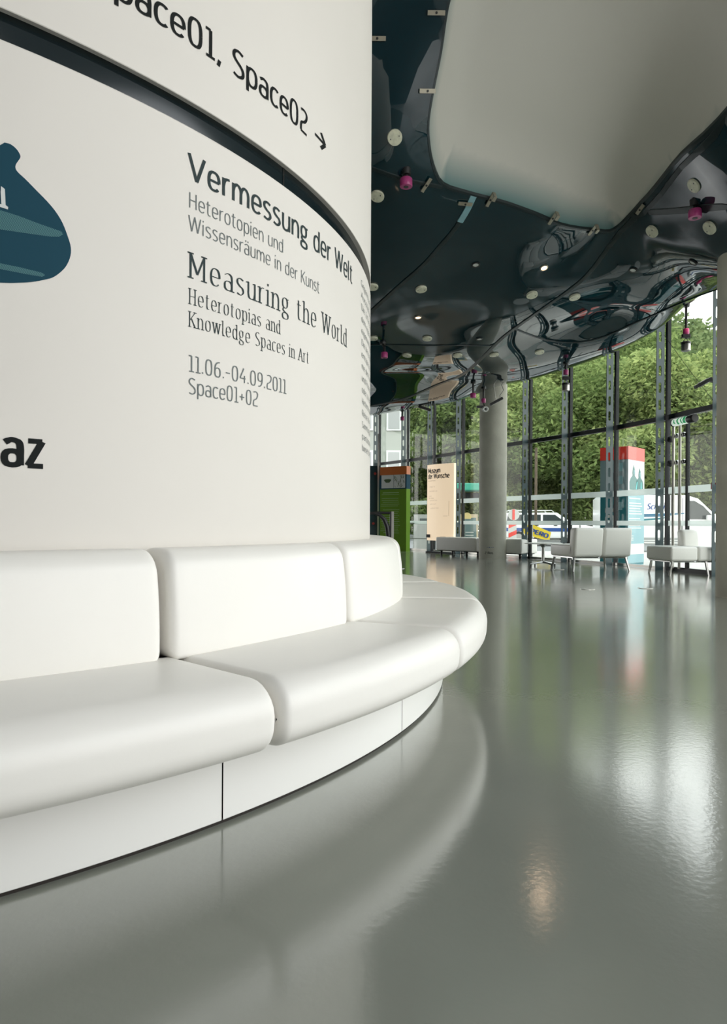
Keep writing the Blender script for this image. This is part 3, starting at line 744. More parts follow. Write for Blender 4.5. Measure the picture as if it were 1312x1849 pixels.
# the glass doors in the last visible bay
a, b = GP[8], GP[9]; d = b-a; L = d.length; ang = math.atan2(d.y, d.x)
dr = empty('door_1', a, ang, kind='structure'); dr['label'] = 'frameless double glass door with full-height tube handles'
sg = -1 if (Vector((math.cos(ang-PI/2), math.sin(ang-PI/2), 0)).dot(Vector((0, 6, 0))-a) > 0) else 1
xm = (gl_at(1243)-a).length
for x0, x1 in ((.05, xm-.02), (xm+.02, L-.05)):
    mb = MB(); mb.box(((x0+x1)/2, 0, 1.34), (x1-x0, .014, 2.6)); lpart(mb, 'glass_pane', 'glass', dr)
mb = MB(); mb.box((xm-.005, 0, 1.36), (.05, .05, 2.58)); lpart(mb, 'door_stile', 'frame', dr)
mb = MB(); mb.box((L/2, 0, .035), (L-.1, .06, .07)); lpart(mb, 'threshold', 'frame', dr)
for px in (1222, 1234.5):
    x = (gl_at(px)-a).length; yy = .07*sg
    mb = MB(); mb.tube([(x, yy, .05), (x, yy, 1.0)], .024, 12); mb.tube([(x, yy, 1.0), (x, yy, 1.32)], .033, 12); mb.tube([(x, yy, 1.32), (x, yy, 2.55)], .024, 12)
    h = lpart(mb, 'tube_handle', 'steel', dr, True); h['label'] = 'tall steel tube handle'
    for z in (1.88, 2.34):
        mb = MB(); mb.lathe([(.035, 0), (.045, .02), (.04, .05), (.02, .06)], 14, Matrix.Translation((x+.05, 0, z)) @ Matrix.Rotation(-PI/2*sg, 4, 'X')); mb.tube([(x, yy, z), (x+.05, yy*.3, z)], .012, 8)
        lpart(mb, 'glass_clamp', 'chrome', h, True)
for z in (1.88, 2.30): mb = MB(); mb.lathe([(.05, 0), (.06, .02), (.045, .06), (.02, .07)], 16, Matrix.Translation((.1, 0, z)) @ Matrix.Rotation(-PI/2*sg, 4, 'X')); lpart(mb, 'hinge_clamp', 'black', dr, True)

# ------------------------------------------------------------------ concrete columns
def column(c, r_, h, label, marks):
    o = empty('concrete_column', c, label=label, cat='column')
    mb = MB(); mb.lathe([(r_, 0), (r_, h)], 64); lpart(mb, 'shaft', 'concrete', o, True)
    return o
c1 = (at(889.5, 1000, 1).x*15.95, 15.95, 0); r1 = 25/F*15.6
col1 = column(c1, r1, 5.2, 'round fair-faced concrete column in front of the white ottoman', True)
def col_text(txt, o, c, r_, th0, th1, z, cap, m):
    q, L = line_strips(txt, .16); mb = MB()
    for f in q: mb.add([Vector(((r_+.003)*math.cos(th0+(th1-th0)*p[0]/L), (r_+.003)*math.sin(th0+(th1-th0)*p[0]/L), z+p[1]*cap)) for p in f], [(0, 1, 2, 3)])
    lpart(mb, 'column_mark', m, o)
col_text('2 Ros', col1, c1, r1, -PI/2-.75, -PI/2-.15, .11, .05, 'ink')
col_text('-+--', col1, c1, r1, -PI/2-.6, -PI/2-.1, .24, .05, 'blue')
col2 = column((4.295, 7.60, 0), .335, 4.1, 'round concrete column cut by the right edge of the picture', True)
def th_for(px): return 0
for txt, z in (('M', 1.28), ('G', 1.19)):
    col_text(txt, col2, None, .335, math.radians(213.5), math.radians(223), z, .055, 'ink')

# ------------------------------------------------------------------ lounge furniture
def soft_box(mb, x0, x1, y0, y1, z0, z1, bev=.05, bulge=0):
    bm = bmesh.new(); bmesh.ops.create_cube(bm, size=1)
    for v in bm.verts: v.co = Vector(((x0+x1)/2+v.co.x*(x1-x0), (y0+y1)/2+v.co.y*(y1-y0), (z0+z1)/2+v.co.z*(z1-z0)))
    bmesh.ops.bevel(bm, geom=list(bm.edges), offset=bev, segments=4, profile=.5, affect='EDGES')
    bm.verts.index_update(); mb.add([v.co.copy() for v in bm.verts], [[v.index for v in f.verts] for f in bm.faces]); bm.free(); return mb
# ottoman behind the column
pL, pR = flo(787, 1000), flo(943, 1006.5); dd = pR-pL; ang = math.atan2(dd.y, dd.x); L = dd.length
ott = empty('ottoman', pL+Vector((.0, .05, 0)), ang, label='long low white ottoman with small dark feet behind the concrete column', cat='ottoman')
for k in range(2):
    soft = soft_box(MB(), L*k/2+.004, L*(k+1)/2-.004, 0, .62, .12, .455, .035); lpart(soft, 'cushion', 'sofa', ott, True)
mb = MB(); mb.box((L/2, .31, .112), (L-.1, .5, .02)); lpart(mb, 'base_frame', 'black', ott)
for x in (.12, L*.36, L*.62, L-.12):
    for y in (.1, .52):
        mb = MB(); mb.lathe([(.02, 0), (.03, .03), (.02, .05), (.035, .105)], 10, Matrix.Translation((x, y, 0))); lpart(mb, 'foot', 'black', ott, True)
def sofa(name, loc, rz, w_, d_, back, label, back_from=0, front_back=True):
    """local x along the width, y from the back edge to the front edge of the seat"""
    o = empty(name, loc, rz, label=label, cat='sofa', group='white two-seat lobby sofas')
    n = 2
    for k in range(n):
        a, b = w_*k/n, w_*(k+1)/n; lpart(soft_box(MB(), a+.003, b-.003, 0.02, d_, .245, .455, .04), 'seat', 'sofa', o, True)
        a2 = max(a, back_from)
        if b-a2 > .1:
            mb = soft_box(MB(), a2+.003, b-.003, -.03, .16, .25, back, .05)
            mb.v = [Vector((v.x, v.y-(v.z-.25)*.10+(.03*math.sin(PI*(v.z-.25)/(back-.25)) if v.y > .05 else 0), v.z)) for v in mb.v]
            lpart(mb, 'backrest', 'sofa', o, True)
    mb = MB(); mb.tube([(.03, .05, .235), (w_-.03, .05, .235), (w_-.03, d_-.06, .235), (.03, d_-.06, .235), (.03, .05, .235)], .013, 8); lpart(mb, 'rail', 'chrome', o, True)
    for x, y, sx_, sy_ in ((.06, .06, -.05, -.05), (w_-.06, .06, .05, -.05), (.06, d_-.08, -.05, .04), (w_-.06, d_-.08, .05, .04)):
        mb = MB(); mb.tube([(x, y, .24), (x+sx_*.5, y+sy_*.5, .12), (x+sx_, y+sy_, .0)], [.024, .021, .019], 8); lpart(mb, 'leg', 'chrome', o, True)
    return o
rA, rB = flo(1035, 1028), flo(1139, 1025.5); dd = rB-rA
sofa('sofa', rA, math.atan2(dd.y, dd.x), dd.length, .78, .745, 'white two-seat leather sofa on chrome legs seen from behind beside the low table')
qA = flo(1210, 1034); 
sofa('sofa', qA+Vector((.02, .72, 0)), math.radians(186)+PI, 1.5, -.0+.75, .74, 'white leather sofa by the glass door, cut off by the right column', .0) if False else None
def sofa_front(loc, rz):
    o = empty('sofa', loc, rz, label='white leather sofa by the glass door, partly hidden by the right column', cat='sofa', group='white two-seat lobby sofas')
    for k in range(3): lpart(soft_box(MB(), k*.46+.003, (k+1)*.46-.003, 0, .74, .235, .46, .04), 'seat', 'sofa', o, True)
    mb = soft_box(MB(), .56, 1.38, .56, .74, .40, .725, .06)
    mb.v = [Vector((v.x, v.y+(v.z-.40)*.18, v.z)) for v in mb.v]; lpart(mb, 'backrest', 'sofa', o, True)
    mb = MB(); mb.tube([(.03, .06, .225), (1.35, .06, .225), (1.35, .68, .225), (.03, .68, .225), (.03, .06, .225)], .013, 8); lpart(mb, 'rail', 'chrome', o, True)
    for x, y, sx_ in ((.06, .06, -.05), (.62, .06, .04), (.06, .66, -.05), (1.3, .66, .05), (1.3, .06, .05)):
        mb = MB(); mb.tube([(x, y, .23), (x+sx_, y-.01, .0)], [.022, .018], 8); lpart(mb, 'leg', 'chrome', o, True)
sofa_front(flo(1212, 1034), math.atan2(.07, .57))
# low table
tp = flo(981, 1019)
tb = empty('side_table', tp, math.radians(20), label='low oval white table on a chrome star base beside the sofa', cat='table')
mb = MB(); mb.lathe([(.30, -.012), (.325, -.006), (.33, 0), (.325, .006), (.3, .008)], 40, Matrix.Translation((0, 0, .44)) @ Matrix.Diagonal((1.15, .9, 1, 1))); lpart(mb, 'tabletop', 'sofa', tb, True)
mb = MB(); mb.tube([(0, 0, .07), (0, 0, .38)], .028, 14); mb.lathe([(.028, .36), (.07, .42), (.11, .43)], 16); lpart(mb, 'column', 'chrome', tb, True)
for k in range(4):
    a = k*PI/2; c, s_ = math.cos(a), math.sin(a)
    mb = MB(); mb.tube([(0, 0, .085), (.12*c, .12*s_, .075), (.27*c, .27*s_, .05)], [.024, .018, .013], 8); lg = lpart(mb, 'leg', 'chrome', tb, True)
    mb = MB(); mb.lathe([(.014, 0), (.014, .045), (.006, .05)], 8, Matrix.Translation((.265*c, .265*s_, 0))); lpart(mb, 'caster', 'black', lg, True)

# ------------------------------------------------------------------ information totems and the lit poster
def frame_axes(a, b):
    d = b-a; d.z = 0; L = d.length; ax = d.normalized(); n = Vector((ax.y, -ax.x, 0)); return ax, n, L     # n points to the viewer when a is left of b
gA, gB = flo(686, 993.9), flo(733.5, 995.0); ax, n_, L = frame_axes(gA, gB); H = 2.42
tt = empty('info_totem', gA, math.atan2(ax.y, ax.x), label='green information totem with an orange top and a framed map', cat='sign')
D_ = .2
mb = MB(); mb.box((L/2, D_/2, H/2-.3), (L, D_, H-.6)); lpart(mb, 'body', 'green', tt)
mb = MB(); mb.box((L/2, D_/2, H-.11), (L+.01, D_+.01, .235)); lpart(mb, 'top_band', 'orange', tt)
mb = MB(); mb.box((L/2, D_/2, H-.42), (L+.008, D_+.008, .44)); lpart(mb, 'map_frame', 'navy', tt)
mb = MB(); mb.box((L/2, D_/2, H/2-.2), (L+.004, D_-.01, H-.42)); lpart(mb, 'edge_strip', 'pale', tt) if False else None
mp_ = MB(); mp_.box((L*.29, -.008, H-.42), (L*.46, .01, .40-.02)); mpo = lpart(mp_, 'map_sheet', 'pale', tt)
mp_ = MB(); mp_.box((L*.745, -.008, H-.42), (L*.42, .01, .38)); mpo2 = lpart(mp_, 'map_sheet', 'pale', tt)
mb = MB()
pts = [(.05*math.cos(t)*2.2*(1+.25*math.sin(3*t)), .05*math.sin(t)*1.3*(1+.2*math.cos(2*t))) for t in np.linspace(0, 2*PI, 18, endpoint=False)]
mb.prism(pts, (L*.3, -.014, H-.40), (1, 0, 0), (0, 0, 1), (0, -1, 0), .002); lpart(mb, 'map_land', 'core', mpo)
mb = MB(); rr = random.Random(3)
for k in range(26):
    x = L*(.56+.36*rr.random()); z = H-.57+.30*rr.random(); a = rr.uniform(.6, 2.4); l = rr.uniform(.04, .12); q = rr.uniform(.003, .01)
    c, s_ = math.cos(a)*l/2, math.sin(a)*l/2; mb.add([(x-c-q, -.0145, z-s_), (x-c+q, -.0145, z-s_), (x+c+q, -.0145, z+s_), (x+c-q, -.0145, z+s_)], [(0, 1, 2, 3)])
lpart(mb, 'street_lines', 'core', mpo2)
mb = MB()
for k in range(22):
    z = H-.74-.055*k; 
    if k in (2, 8): continue
    mb.box((.05+L*(.36 if k < 1 else rr.uniform(.30, .40)), -.003, z), (L*.72*(.8+.2*rr.random()), .004, .018 if k == 0 else .009))
lpart(mb, 'text_lines', mat('pale_green_text', (.35, .5, .25), .5), tt)
# lit poster
bA, bB = at(771, 977, 18.75), at(819, 977, 18.0); bA.z = bB.z = 0; ax, n_, L = frame_axes(bA, bB)
lb = empty('poster_lightbox', bA, math.atan2(ax.y, ax.x), label='tall warm lit poster panel beside the green totem', cat='poster')
z0, z1 = .34, 2.40
prof = [(0, 0)]+[(L*k/10, -.05*math.sin(PI*k/10)) for k in range(11)]
pr = [(L*k/12, -.07*math.sin(PI*k/12)) for k in range(13)]
mb = MB(); mb.prism(pr+[(L, .08), (0, .08)], (0, 0, z0), (1, 0, 0), (0, 1, 0), (0, 0, 1), z1-z0); lpart(mb, 'lit_panel', 'lightbox', lb, True)
for x_ in (.08, L-.08): mb = MB(); mb.box((x_, .1, 1.2), (.04, .04, 2.4)); lpart(mb, 'stand_post', 'frame', lb)
mb = MB(); mb.box((L/2, .1, .02), (L, .3, .04)); lpart(mb, 'base_plate', 'frame', lb)
mb = MB(); mb.box((.1, -.055, z0+.12), (.14, .012, .085)); lpart(mb, 'dark_plate', 'ink', lb)
def lb_text(txt, x0, wd, z, cap, wt, m):
    q, LL = line_strips(txt, wt); mb = MB()
    for f in q:
        mb.add([Vector((x0+p[0]*wd/LL, -.07*math.sin(PI*(x0+p[0]*wd/LL)/L)-.006, z+p[1]*cap)) for p in f], [(0, 1, 2, 3)])
    lt = lpart(mb, 'lettering', m, lb)
    if m != 'ink': lt['kind'] = 'stuff'
lb_text('Museum', .06, L*.50, 2.17, .125, .2, 'ink'); lb_text('der Wünsche', .06, L*.80, 2.02, .125, .18, 'ink')
lb_text('aus der Kunst', .06, L*.32, 1.945, .03, .1, 'inksepia')
for k, (t, x, wd, z) in enumerate([('weniger Tun', .12, .24, 1.78), ('mehr Gehen und', .12, .32, 1.66), ('zeigen', .10, .12, 1.53), ('die Wege', .10, .22, 1.47), ('suchen und heute', .14, .30, 1.41), ('wohin auch', .14, .26, 1.31), ('gemeinsam Reisen', .18, .32, 1.2)]): lb_text(t, x, wd, z, .035, .06, 'inksepia')
mb = MB(); mb.box((L*.75, -.062, 1.0), (.16, .006, .006)); mb.box((L*.86, -.04, 1.2), (.004, .006, .4)); mb.box((L*.65, -.065, .45), (.25, .006, .006)); lpart(mb, 'pen_marks', 'inksepia', lb)
# red totem outside
qa, qb, qc = at(1103, 1016, 14.55), at(1133.5, 1016, 14.1), at(1162.5, 1015, 14.67)
for q in (qa, qb, qc): q.z = -.15
ax, n_, L = frame_axes(qb, qc); H = 2.43
t2 = empty('poster_totem', qb, math.atan2(ax.y, ax.x), label='teal and white poster totem with a red top outside the glass', cat='sign')
D2 = .6
mb = MB(); mb.box((L/2, D2/2, H*.5+.075), (L-.002, D2-.002, H-.05)); lpart(mb, 'body', 'tealprint', t2)
def face(name, x0, x1, z0, z1, m, off=.004): 
    mb = MB(); mb.box(((x0+x1)/2, -off/2, (z0+z1)/2), (x1-x0, off, z1-z0)); return lpart(mb, name, m, t2)
mb = MB(); mb.box((L/2, D2/2, 2.44), (L+.012, D2+.012, .27)); lpart(mb, 'red_cap', 'red', t2)
face('white_field', 0, L, 1.60, 2.30, 'pale'); face('pale_field', 0, L, .15, 1.60, 'tealpale')
mb = MB(); mb.box((-.004, D2/2, 1.95), (.006, D2, .70)); lpart(mb, 'side_field', mat('grey_teal_print', (.20, .28, .30), .4), t2)
mb = MB()
for k in range(4): mb.box((-.008, D2*.3, 2.15-.27*k), (.003, .13, .17))
lpart(mb, 'side_marks', 'tealpale', t2)
# photograph of two hooded figures printed on the face
def fig(x, z0, s_, w_): return [(x-w_, z0), (x-w_*1.02, z0+.22*s_), (x-w_*.75, z0+.33*s_), (x-w_*.28, z0+.41*s_), (x-w_*.33, z0+.50*s_), (x-w_*.25, z0+.60*s_), (x-.01, z0+.72*s_), (x+w_*.25, z0+.60*s_), (x+w_*.33, z0+.50*s_), (x+w_*.26, z0+.41*s_), (x+w_*.75, z0+.33*s_), (x+w_*1.0, z0+.22*s_), (x+w_, z0)]
fpm = mat('green_grey_print', (.05, .16, .15), .5)
for fx, fh, fw in ((.33, .72, .2), (.70, .65, .18)): mb = MB(); mb.prism(fig(L*fx, 1.68, fh, fw), (0, -.004, 0), (1, 0, 0), (0, 0, 1), (0, -1, 0), .003); lpart(mb, 'figure_print', fpm, t2)
mb = MB()
for k in range(2): mb.prism([(L*(.44+.3*k), 1.69), (L*(.52+.3*k), 1.69), (L*(.56+.24*k), 1.86), (L*(.5+.26*k), 1.84)], (0, -.008, 0), (1, 0, 0), (0, 0, 1), (0, -1, 0), .002)
lpart(mb, 'print_highlight', mat('aqua_print', (.10, .45, .45), .5), t2)
mb = MB()
for x, s_ in ((L*.345, .72), (L*.71, .65)): mb.prism([(x-.02, 1.68+.45*s_), (x-.025, 1.68+.55*s_), (x, 1.68+.6*s_), (x+.02, 1.68+.55*s_), (x+.015, 1.68+.45*s_)], (0, -.008, 0), (1, 0, 0), (0, 0, 1), (0, -1, 0), .002)
lpart(mb, 'print_face', 'tealpale', t2)
mb = MB()
for k, z in enumerate([1.50, 1.40, 1.345, 1.29, 1.235, 1.18, 1.08, 1.03, .98, .93, .88]):
    mb.box((.04+L*(.35+.03*(k % 3)), -.006, z), (L*(.68+.06*(k % 3)), .003, .022))
for k in range(4): mb.box((L*.2, -.006, .72-.03*k), (L*.25, .003, .012))
lpart(mb, 'text_lines', 'pale', t2)
face('white_stripe', 0, L, .33, .55, 'pale', .007)
# number running down the side
q, LL = line_strips('1011', .22, gap=.25); mb = MB(); k_ = .62/LL
for f in q: mb.add([(-.012, D2*.78-p[1]*.17, 1.30-p[0]*k_) for p in f], [(0, 1, 2, 3)])
lpart(mb, 'numerals', 'pale', t2)

# ------------------------------------------------------------------ railing and glass screen behind the drum
hr = empty('balustrade', (.34, 8.0, 0), label='black curved handrail with a steel post behind the curved bench', cat='railing')
P8 = lambda x, y: at(x, y, 8.0)-Vector((.34, 8.0, 0))
mb = MB(); p = P8(708.5, 923); mb.box((p.x, 0, p.z/2), (.028, .05, p.z)); lpart(mb, 'post', 'steel', hr)
mb = MB(); mb.box((P8(704.8, 923).x, 0, p.z/2), (.018, .05, p.z)); lpart(mb, 'post_edge', 'black', hr)
mb = MB(); mb.tube([P8(655, 928), P8(680, 925.5), P8(706, 925.5)], .016, 10); lpart(mb, 'top_rail', 'black', hr, True)
mb = MB(); mb.tube([P8(676, 927), P8(686, 930), P8(694, 938), P8(699.5, 951), P8(701.5, 966), P8(702, 990), P8(702, 1066)], [.014, .02, .026, .028, .028, .028, .028], 12); lpart(mb, 'handrail', 'black', hr, True)
sc = empty('glass_screen', flo(672, 992), label='dark teal glass screen between the drum and the green totem', cat='screen')
b0 = flo(672, 992)
mb = MB(); a = at(640, 900, b0.y)-b0; b = at(686, 900, b0.y)-b0; zt = at(670, 841, b0.y).z
mb.box(((a.x+b.x)/2, 0, zt/2), (b.x-a.x, .04, zt)); lpart(mb, 'dark_panel', mat('dark_teal_glass', (.012, .04, .05), .1), sc)
mb = MB(); x = (at(682, 900, b0.y)-b0).x; mb.box((x, -.05, 1.75), (.05, .05, 3.5)); lpart(mb, 'edge_post', 'steel', sc)
for k, (px, py) in enumerate(((676, 855), (674, 945))):
    mb = MB(); q_ = at(px, py, b0.y-.04)-b0; mb.lathe([(.04, 0), (.04, .012)], 14, Matrix.Translation(q_) @ Matrix.Rotation(PI/2, 4, 'X')); lpart(mb, 'red_mark', mat('dim_red', (.3, .02, .015), .5), sc)

# ------------------------------------------------------------------ ceiling fittings
def orient(nrm):
    return nrm.to_track_quat('Z', 'Y').to_matrix().to_4x4()
def disc(px, py, lit=False, ringed=False, wide=.078, label=''):
    p = sky_hit(px, py); n_ = hnorm(p.x, p.y); T = Matrix.Translation(p) @ orient(n_)
    o = empty('ceiling_lamp' if lit else 'ceiling_disc'); o.matrix_world = T
    tag(o, label=label, cat='lamp' if lit else 'ceiling fitting', group='lit downlights' if lit else 'cream ceiling discs')
    if lit or ringed:
        mb = MB(); mb.lathe([(wide*.98, -.01), (wide, .012), (wide*.72, .016), (wide*.7, .0)], 28); lpart(mb, 'trim_ring', 'bracket' if not ringed else 'black', o, True)
        mb = MB(); mb.lathe([(wide*.7, .004), (wide*.66, .010)], 28); lpart(mb, 'lens', 'lampcore' if lit else 'pale', o)
    else:
        mb = MB(); mb.lathe([(wide, -.01), (wide, .018), (wide*.96, .024), (.01, .026)], 32); lpart(mb, 'cover', 'cream', o, True)
        mb = MB()
        for s_ in (-1, 1): mb.lathe([(.006, .025), (.006, .029)], 8, Matrix.Translation((s_*wide*.55, s_*wide*.2, 0)))
        lpart(mb, 'screw', 'black', o)
    return o
DL = [(704, 247, 'cream ceiling disc high beside the left wall, largest'), (674, 353, 'cream ceiling disc below the largest one, beside the white drum wall'),
      (755, 520, 'cream ceiling disc above the lit downlight near the drum'), (667, 517, 'cream ceiling disc half hidden by the edge of the drum wall'),
      (669, 610, 'cream ceiling disc beside the drum wall, left of the hanging magenta socket'), (767, 609, 'cream ceiling disc below the lit downlight near the drum'),
      (731, 640, 'cream ceiling disc right of the hanging magenta socket, under the thin seam'), (822, 639, 'cream ceiling disc above the concrete column, left of the diagonal seam'),
      (888, 637, 'cream ceiling disc right of the diagonal seam, above the column'), (970, 631, 'cream ceiling disc right of the dark-armed magenta socket'),
      (955, 528, 'cream ceiling disc just left of the diagonal seam in mid ceiling'), (1032, 531, 'cream ceiling disc just right of the diagonal seam in mid ceiling'),
      (1246, 327, 'cream tilted ceiling disc above the right magenta socket'), (1171, 411, 'cream tilted ceiling disc below the tip of the white opening'),
      (1275, 403, 'cream tilted ceiling disc below the right magenta socket')]
for x, y, l in DL: disc(x, y, label=l)
for x, y, l in [(853, 475, 'unlit round recessed lamp with a dark ring in mid ceiling'), (1137, 481, 'unlit ringed lamp right of the diagonal seam'), (1245, 466, 'unlit ringed lamp nearest the right column'), (861, 609, 'unlit ringed lamp close to the seam above the column')]:
    disc(x, y, ringed=True, wide=.055, label=l)
for x, y, l in [(750, 571, 'lit warm downlight near the drum wall'), (976, 479, 'lit warm downlight in the middle of the ceiling'), (1243, 537, 'lit warm downlight at the belly edge near the right column')]:
    o = disc(x, y, lit=True, wide=.055, label=l)
    sd = bpy.data.lights.new('downlight', 'SPOT'); sd.energy = 5; sd.color = (1, .7, .45); sd.spot_size = 1.6; sd.shadow_soft_size = .05
    so = bpy.data.objects.new('bulb', sd); C.objects.link(so); so.parent = o; so.location = (0, 0, .03); so.rotation_euler = (PI, 0, 0)
# steel clips along the opening and the seams
def clip(px, py, ang, label, bent=False):
    p = sky_hit(px, py, 2.5); n_ = hnorm(p.x, p.y)
    q_ = sky_hit(px+6*math.cos(ang), py+6*math.sin(ang), 2.5); d = (q_-p).normalized(); s_ = n_.cross(d).normalized()
    T = Matrix((( d.x, s_.x, n_.x, p.x), (d.y, s_.y, n_.y, p.y), (d.z, s_.z, n_.z, p.z), (0, 0, 0, 1)))
    o = empty('panel_clip'); o.matrix_world = T; tag(o, label=label, cat='clip', group='steel clips of the ceiling skin')
    mb = MB(); mb.box((0, 0, .022), (.17, .04, .012)); lpart(mb, 'strap', 'bracket', o)
    if bent: mb = MB(); mb.box((.085, 0, .06), (.012, .04, .09)); mb.box((.06, 0, .10), (.06, .04, .012)); lpart(mb, 'bent_tab', 'bracket', o)
    mb = MB(); mb.lathe([(.012, .02), (.012, .034)], 8); lpart(mb, 'bolt', 'black', o)
for x, y, a, l, b in [(776, 22, 0, 'topmost steel clip on the left edge of the white opening', False), (761, 163, 0, 'second steel clip down the left edge of the white opening', False),
                      (670, 70, 0, 'steel clip beside the top of the drum wall', False), (761, 331, -1.0, 'slanted steel clip left of the lower corner of the white opening', False),
                      (832, 364, .08, 'level steel clip bridging the seam under the white opening', False), (877, 356, -1.1, 'bent steel clip on the lower edge of the white opening', True),
                      (990, 388, -1.0, 'bent steel clip midway along the lower edge of the white opening', True), (1062, 408, -.9, 'bent steel clip nearest the tip of the white opening', True),
                      (1150, 370, -.95, 'slanted steel clip right of the tip of the white opening', False)]: clip(x, y, a, l, b)
# magenta sockets and track fittings
def socket(px, py, arm, d, label, r_=.055, lamp=None):
    p = at(px, py, d); o = empty('power_socket', p, label=label, cat='socket', group='magenta ceiling sockets')
    mb = MB(); mb.lathe([(r_*.96, -.045), (r_, -.04), (r_, .035), (r_*.9, .045)], 24); cp_ = lpart(mb, 'socket_cup', 'magenta', o, True)
    mb = MB(); mb.lathe([(r_*.4, -.05), (r_*.4, -.044)], 16); lpart(mb, 'socket_hole', 'black', cp_)
    q_ = sky_hit(*arm) if arm else None
    if q_ is None or (q_-p).length > .9: q_ = Vector((p.x, p.y, hf1(p.x, p.y)))
    q_ = q_-p; mb = MB(); mb.tube([(0, 0, .04), (0, 0, max(.05, q_.z*.5)), q_*.8+Vector((0, 0, .0)), q_], .02, 8); lpart(mb, 'arm', 'black', o, True)
    mb = MB(); mb.lathe([(.05, -.03), (.055, .04)], 16, Matrix.Translation(q_)); lpart(mb, 'mount', 'black', o, True)
    return o, p
def on_skin(px, py, drop):       # depth at which a fitting hangs this far below the skin
    u, v = ray(px, py); ds = np.arange(5, 22, .05); g = np.abs(hf(u*ds, ds)-drop-(EYE+v*ds)); return float(ds[int(np.argmin(g))])
socket(725.5, 329, None, on_skin(725.5, 329, .10), 'magenta ceiling socket below the largest cream disc', .068)
socket(690, 641, (687, 618), on_skin(690, 641, .28), 'magenta socket on a black arm beside the drum wall')
socket(938, 628, (932, 606), on_skin(938, 628, .24), 'magenta socket on a black arm above the lobby, right of the column', .05)
socket(1247.5, 379, None, on_skin(1247.5, 379, .09), 'magenta ceiling socket nearest the right edge', .068)
socket(724, 755, None, 17.0, 'small magenta socket at the far skin edge above the green totem', .05)
socket(851, 712, None, 13.6, 'magenta socket left of the concrete column top', .06)
for px, py, d, l in [(870, 721, 14.2, 'ring-shaped white spotlight hanging at the column top'), (1018, 668, 12.2, 'silver can spotlight hanging in front of the façade'), (1234, 592, 10.4, 'black and silver can spotlight hanging near the right column')]:
    o, p = socket(px, py, None, d, 'magenta socket carrying the '+l, .045)
    ring_ = px == 870
    q_ = at(px+(3 if ring_ else 0), py+(15 if ring_ else 26), d)
    s_ = empty('spotlight', q_, label=l, cat='spotlight')
    if ring_:
        mb = MB(); prof = []
        vs = []; 
        T = orient(Vector((.15, -1, -.2)).normalized())
        mb.lathe([(.028, .0), (.028, .03), (.05, .045), (.062, .03), (.062, -.03), (.03, -.04)], 28, T); lpart(mb, 'ring_head', 'pale', s_, True)
        mb = MB(); mb.lathe([(.026, .02), (.02, .032)], 20, T); lpart(mb, 'dark_lens', 'black', s_)
        mb = MB(); mb.box((-.1, .02, .05), (.14, .04, .05)); mb.tube([(0, 0, .03), (-.03, .02, .12)], .012, 8); lpart(mb, 'driver_box', 'black', s_)
    else:
        mb = MB(); mb.lathe([(.055, -.075), (.066, -.07), (.066, .03), (.06, .05)], 28); lpart(mb, 'can', 'steel', s_, True)
        mb = MB(); mb.lathe([(.069, .03), (.069, .06), (.05, .07)], 28); lpart(mb, 'can_top', 'black', s_, True)
        mb = MB(); mb.lathe([(.045, -.078), (.045, -.07)], 20); lpart(mb, 'lens', 'black', s_)
        mb = MB(); mb.tube([(-.05, 0, .06), (0, 0, .13), (.05, 0, .06)], .007, 6); mb.box((0, 0, .155), (.12, .06, .06), bev=.008); lpart(mb, 'yoke', 'black', s_)
def flood(px, py, top, d, label, tilt):
    p = at(px, py, d); q_ = at(top[0], top[1], d)-p; o = empty('floodlight', p, label=label, cat='floodlight', group='black floodlights on rods')
    mb = MB(); mb.box((0, 0, 0), (.30, .08, .055), M4=Matrix.Rotation(tilt, 4, 'Y'), bev=.01); lpart(mb, 'head', 'black', o)
    mb = MB(); mb.box((0, -.045, 0), (.16, .02, .075), M4=Matrix.Rotation(tilt, 4, 'Y')); lpart(mb, 'reflector', 'steel', o)
    mb = MB(); mb.tube([(0, 0, 0), q_*.5, q_], .008, 8); lpart(mb, 'rod', 'steel', o, True)
    mb = MB(); mb.box(q_, (.24, .05, .025)); lpart(mb, 'track_bar', 'black', o)
    mb = MB(); mb.tube([q_+Vector((.05, 0, 0)), q_+Vector((.16, .02, -.02)), q_*.55+Vector((.20, .02, 0)), q_*.3+Vector((.1, 0, 0)), Vector((.08, 0, .02))], .006, 6); lpart(mb, 'cable', 'black', o, True)
    return o
flood(764, 736, (762, 705), 15.6, 'black floodlight on a rod over the poster panel', .3)
flood(893, 722, (886, 684), 14.2, 'black floodlight on a rod in front of the column top', -.5)
o = flood(1266, 684, (1284, 680), 10.9, 'dark floodlight reaching out from the fin near the right column', -.5)
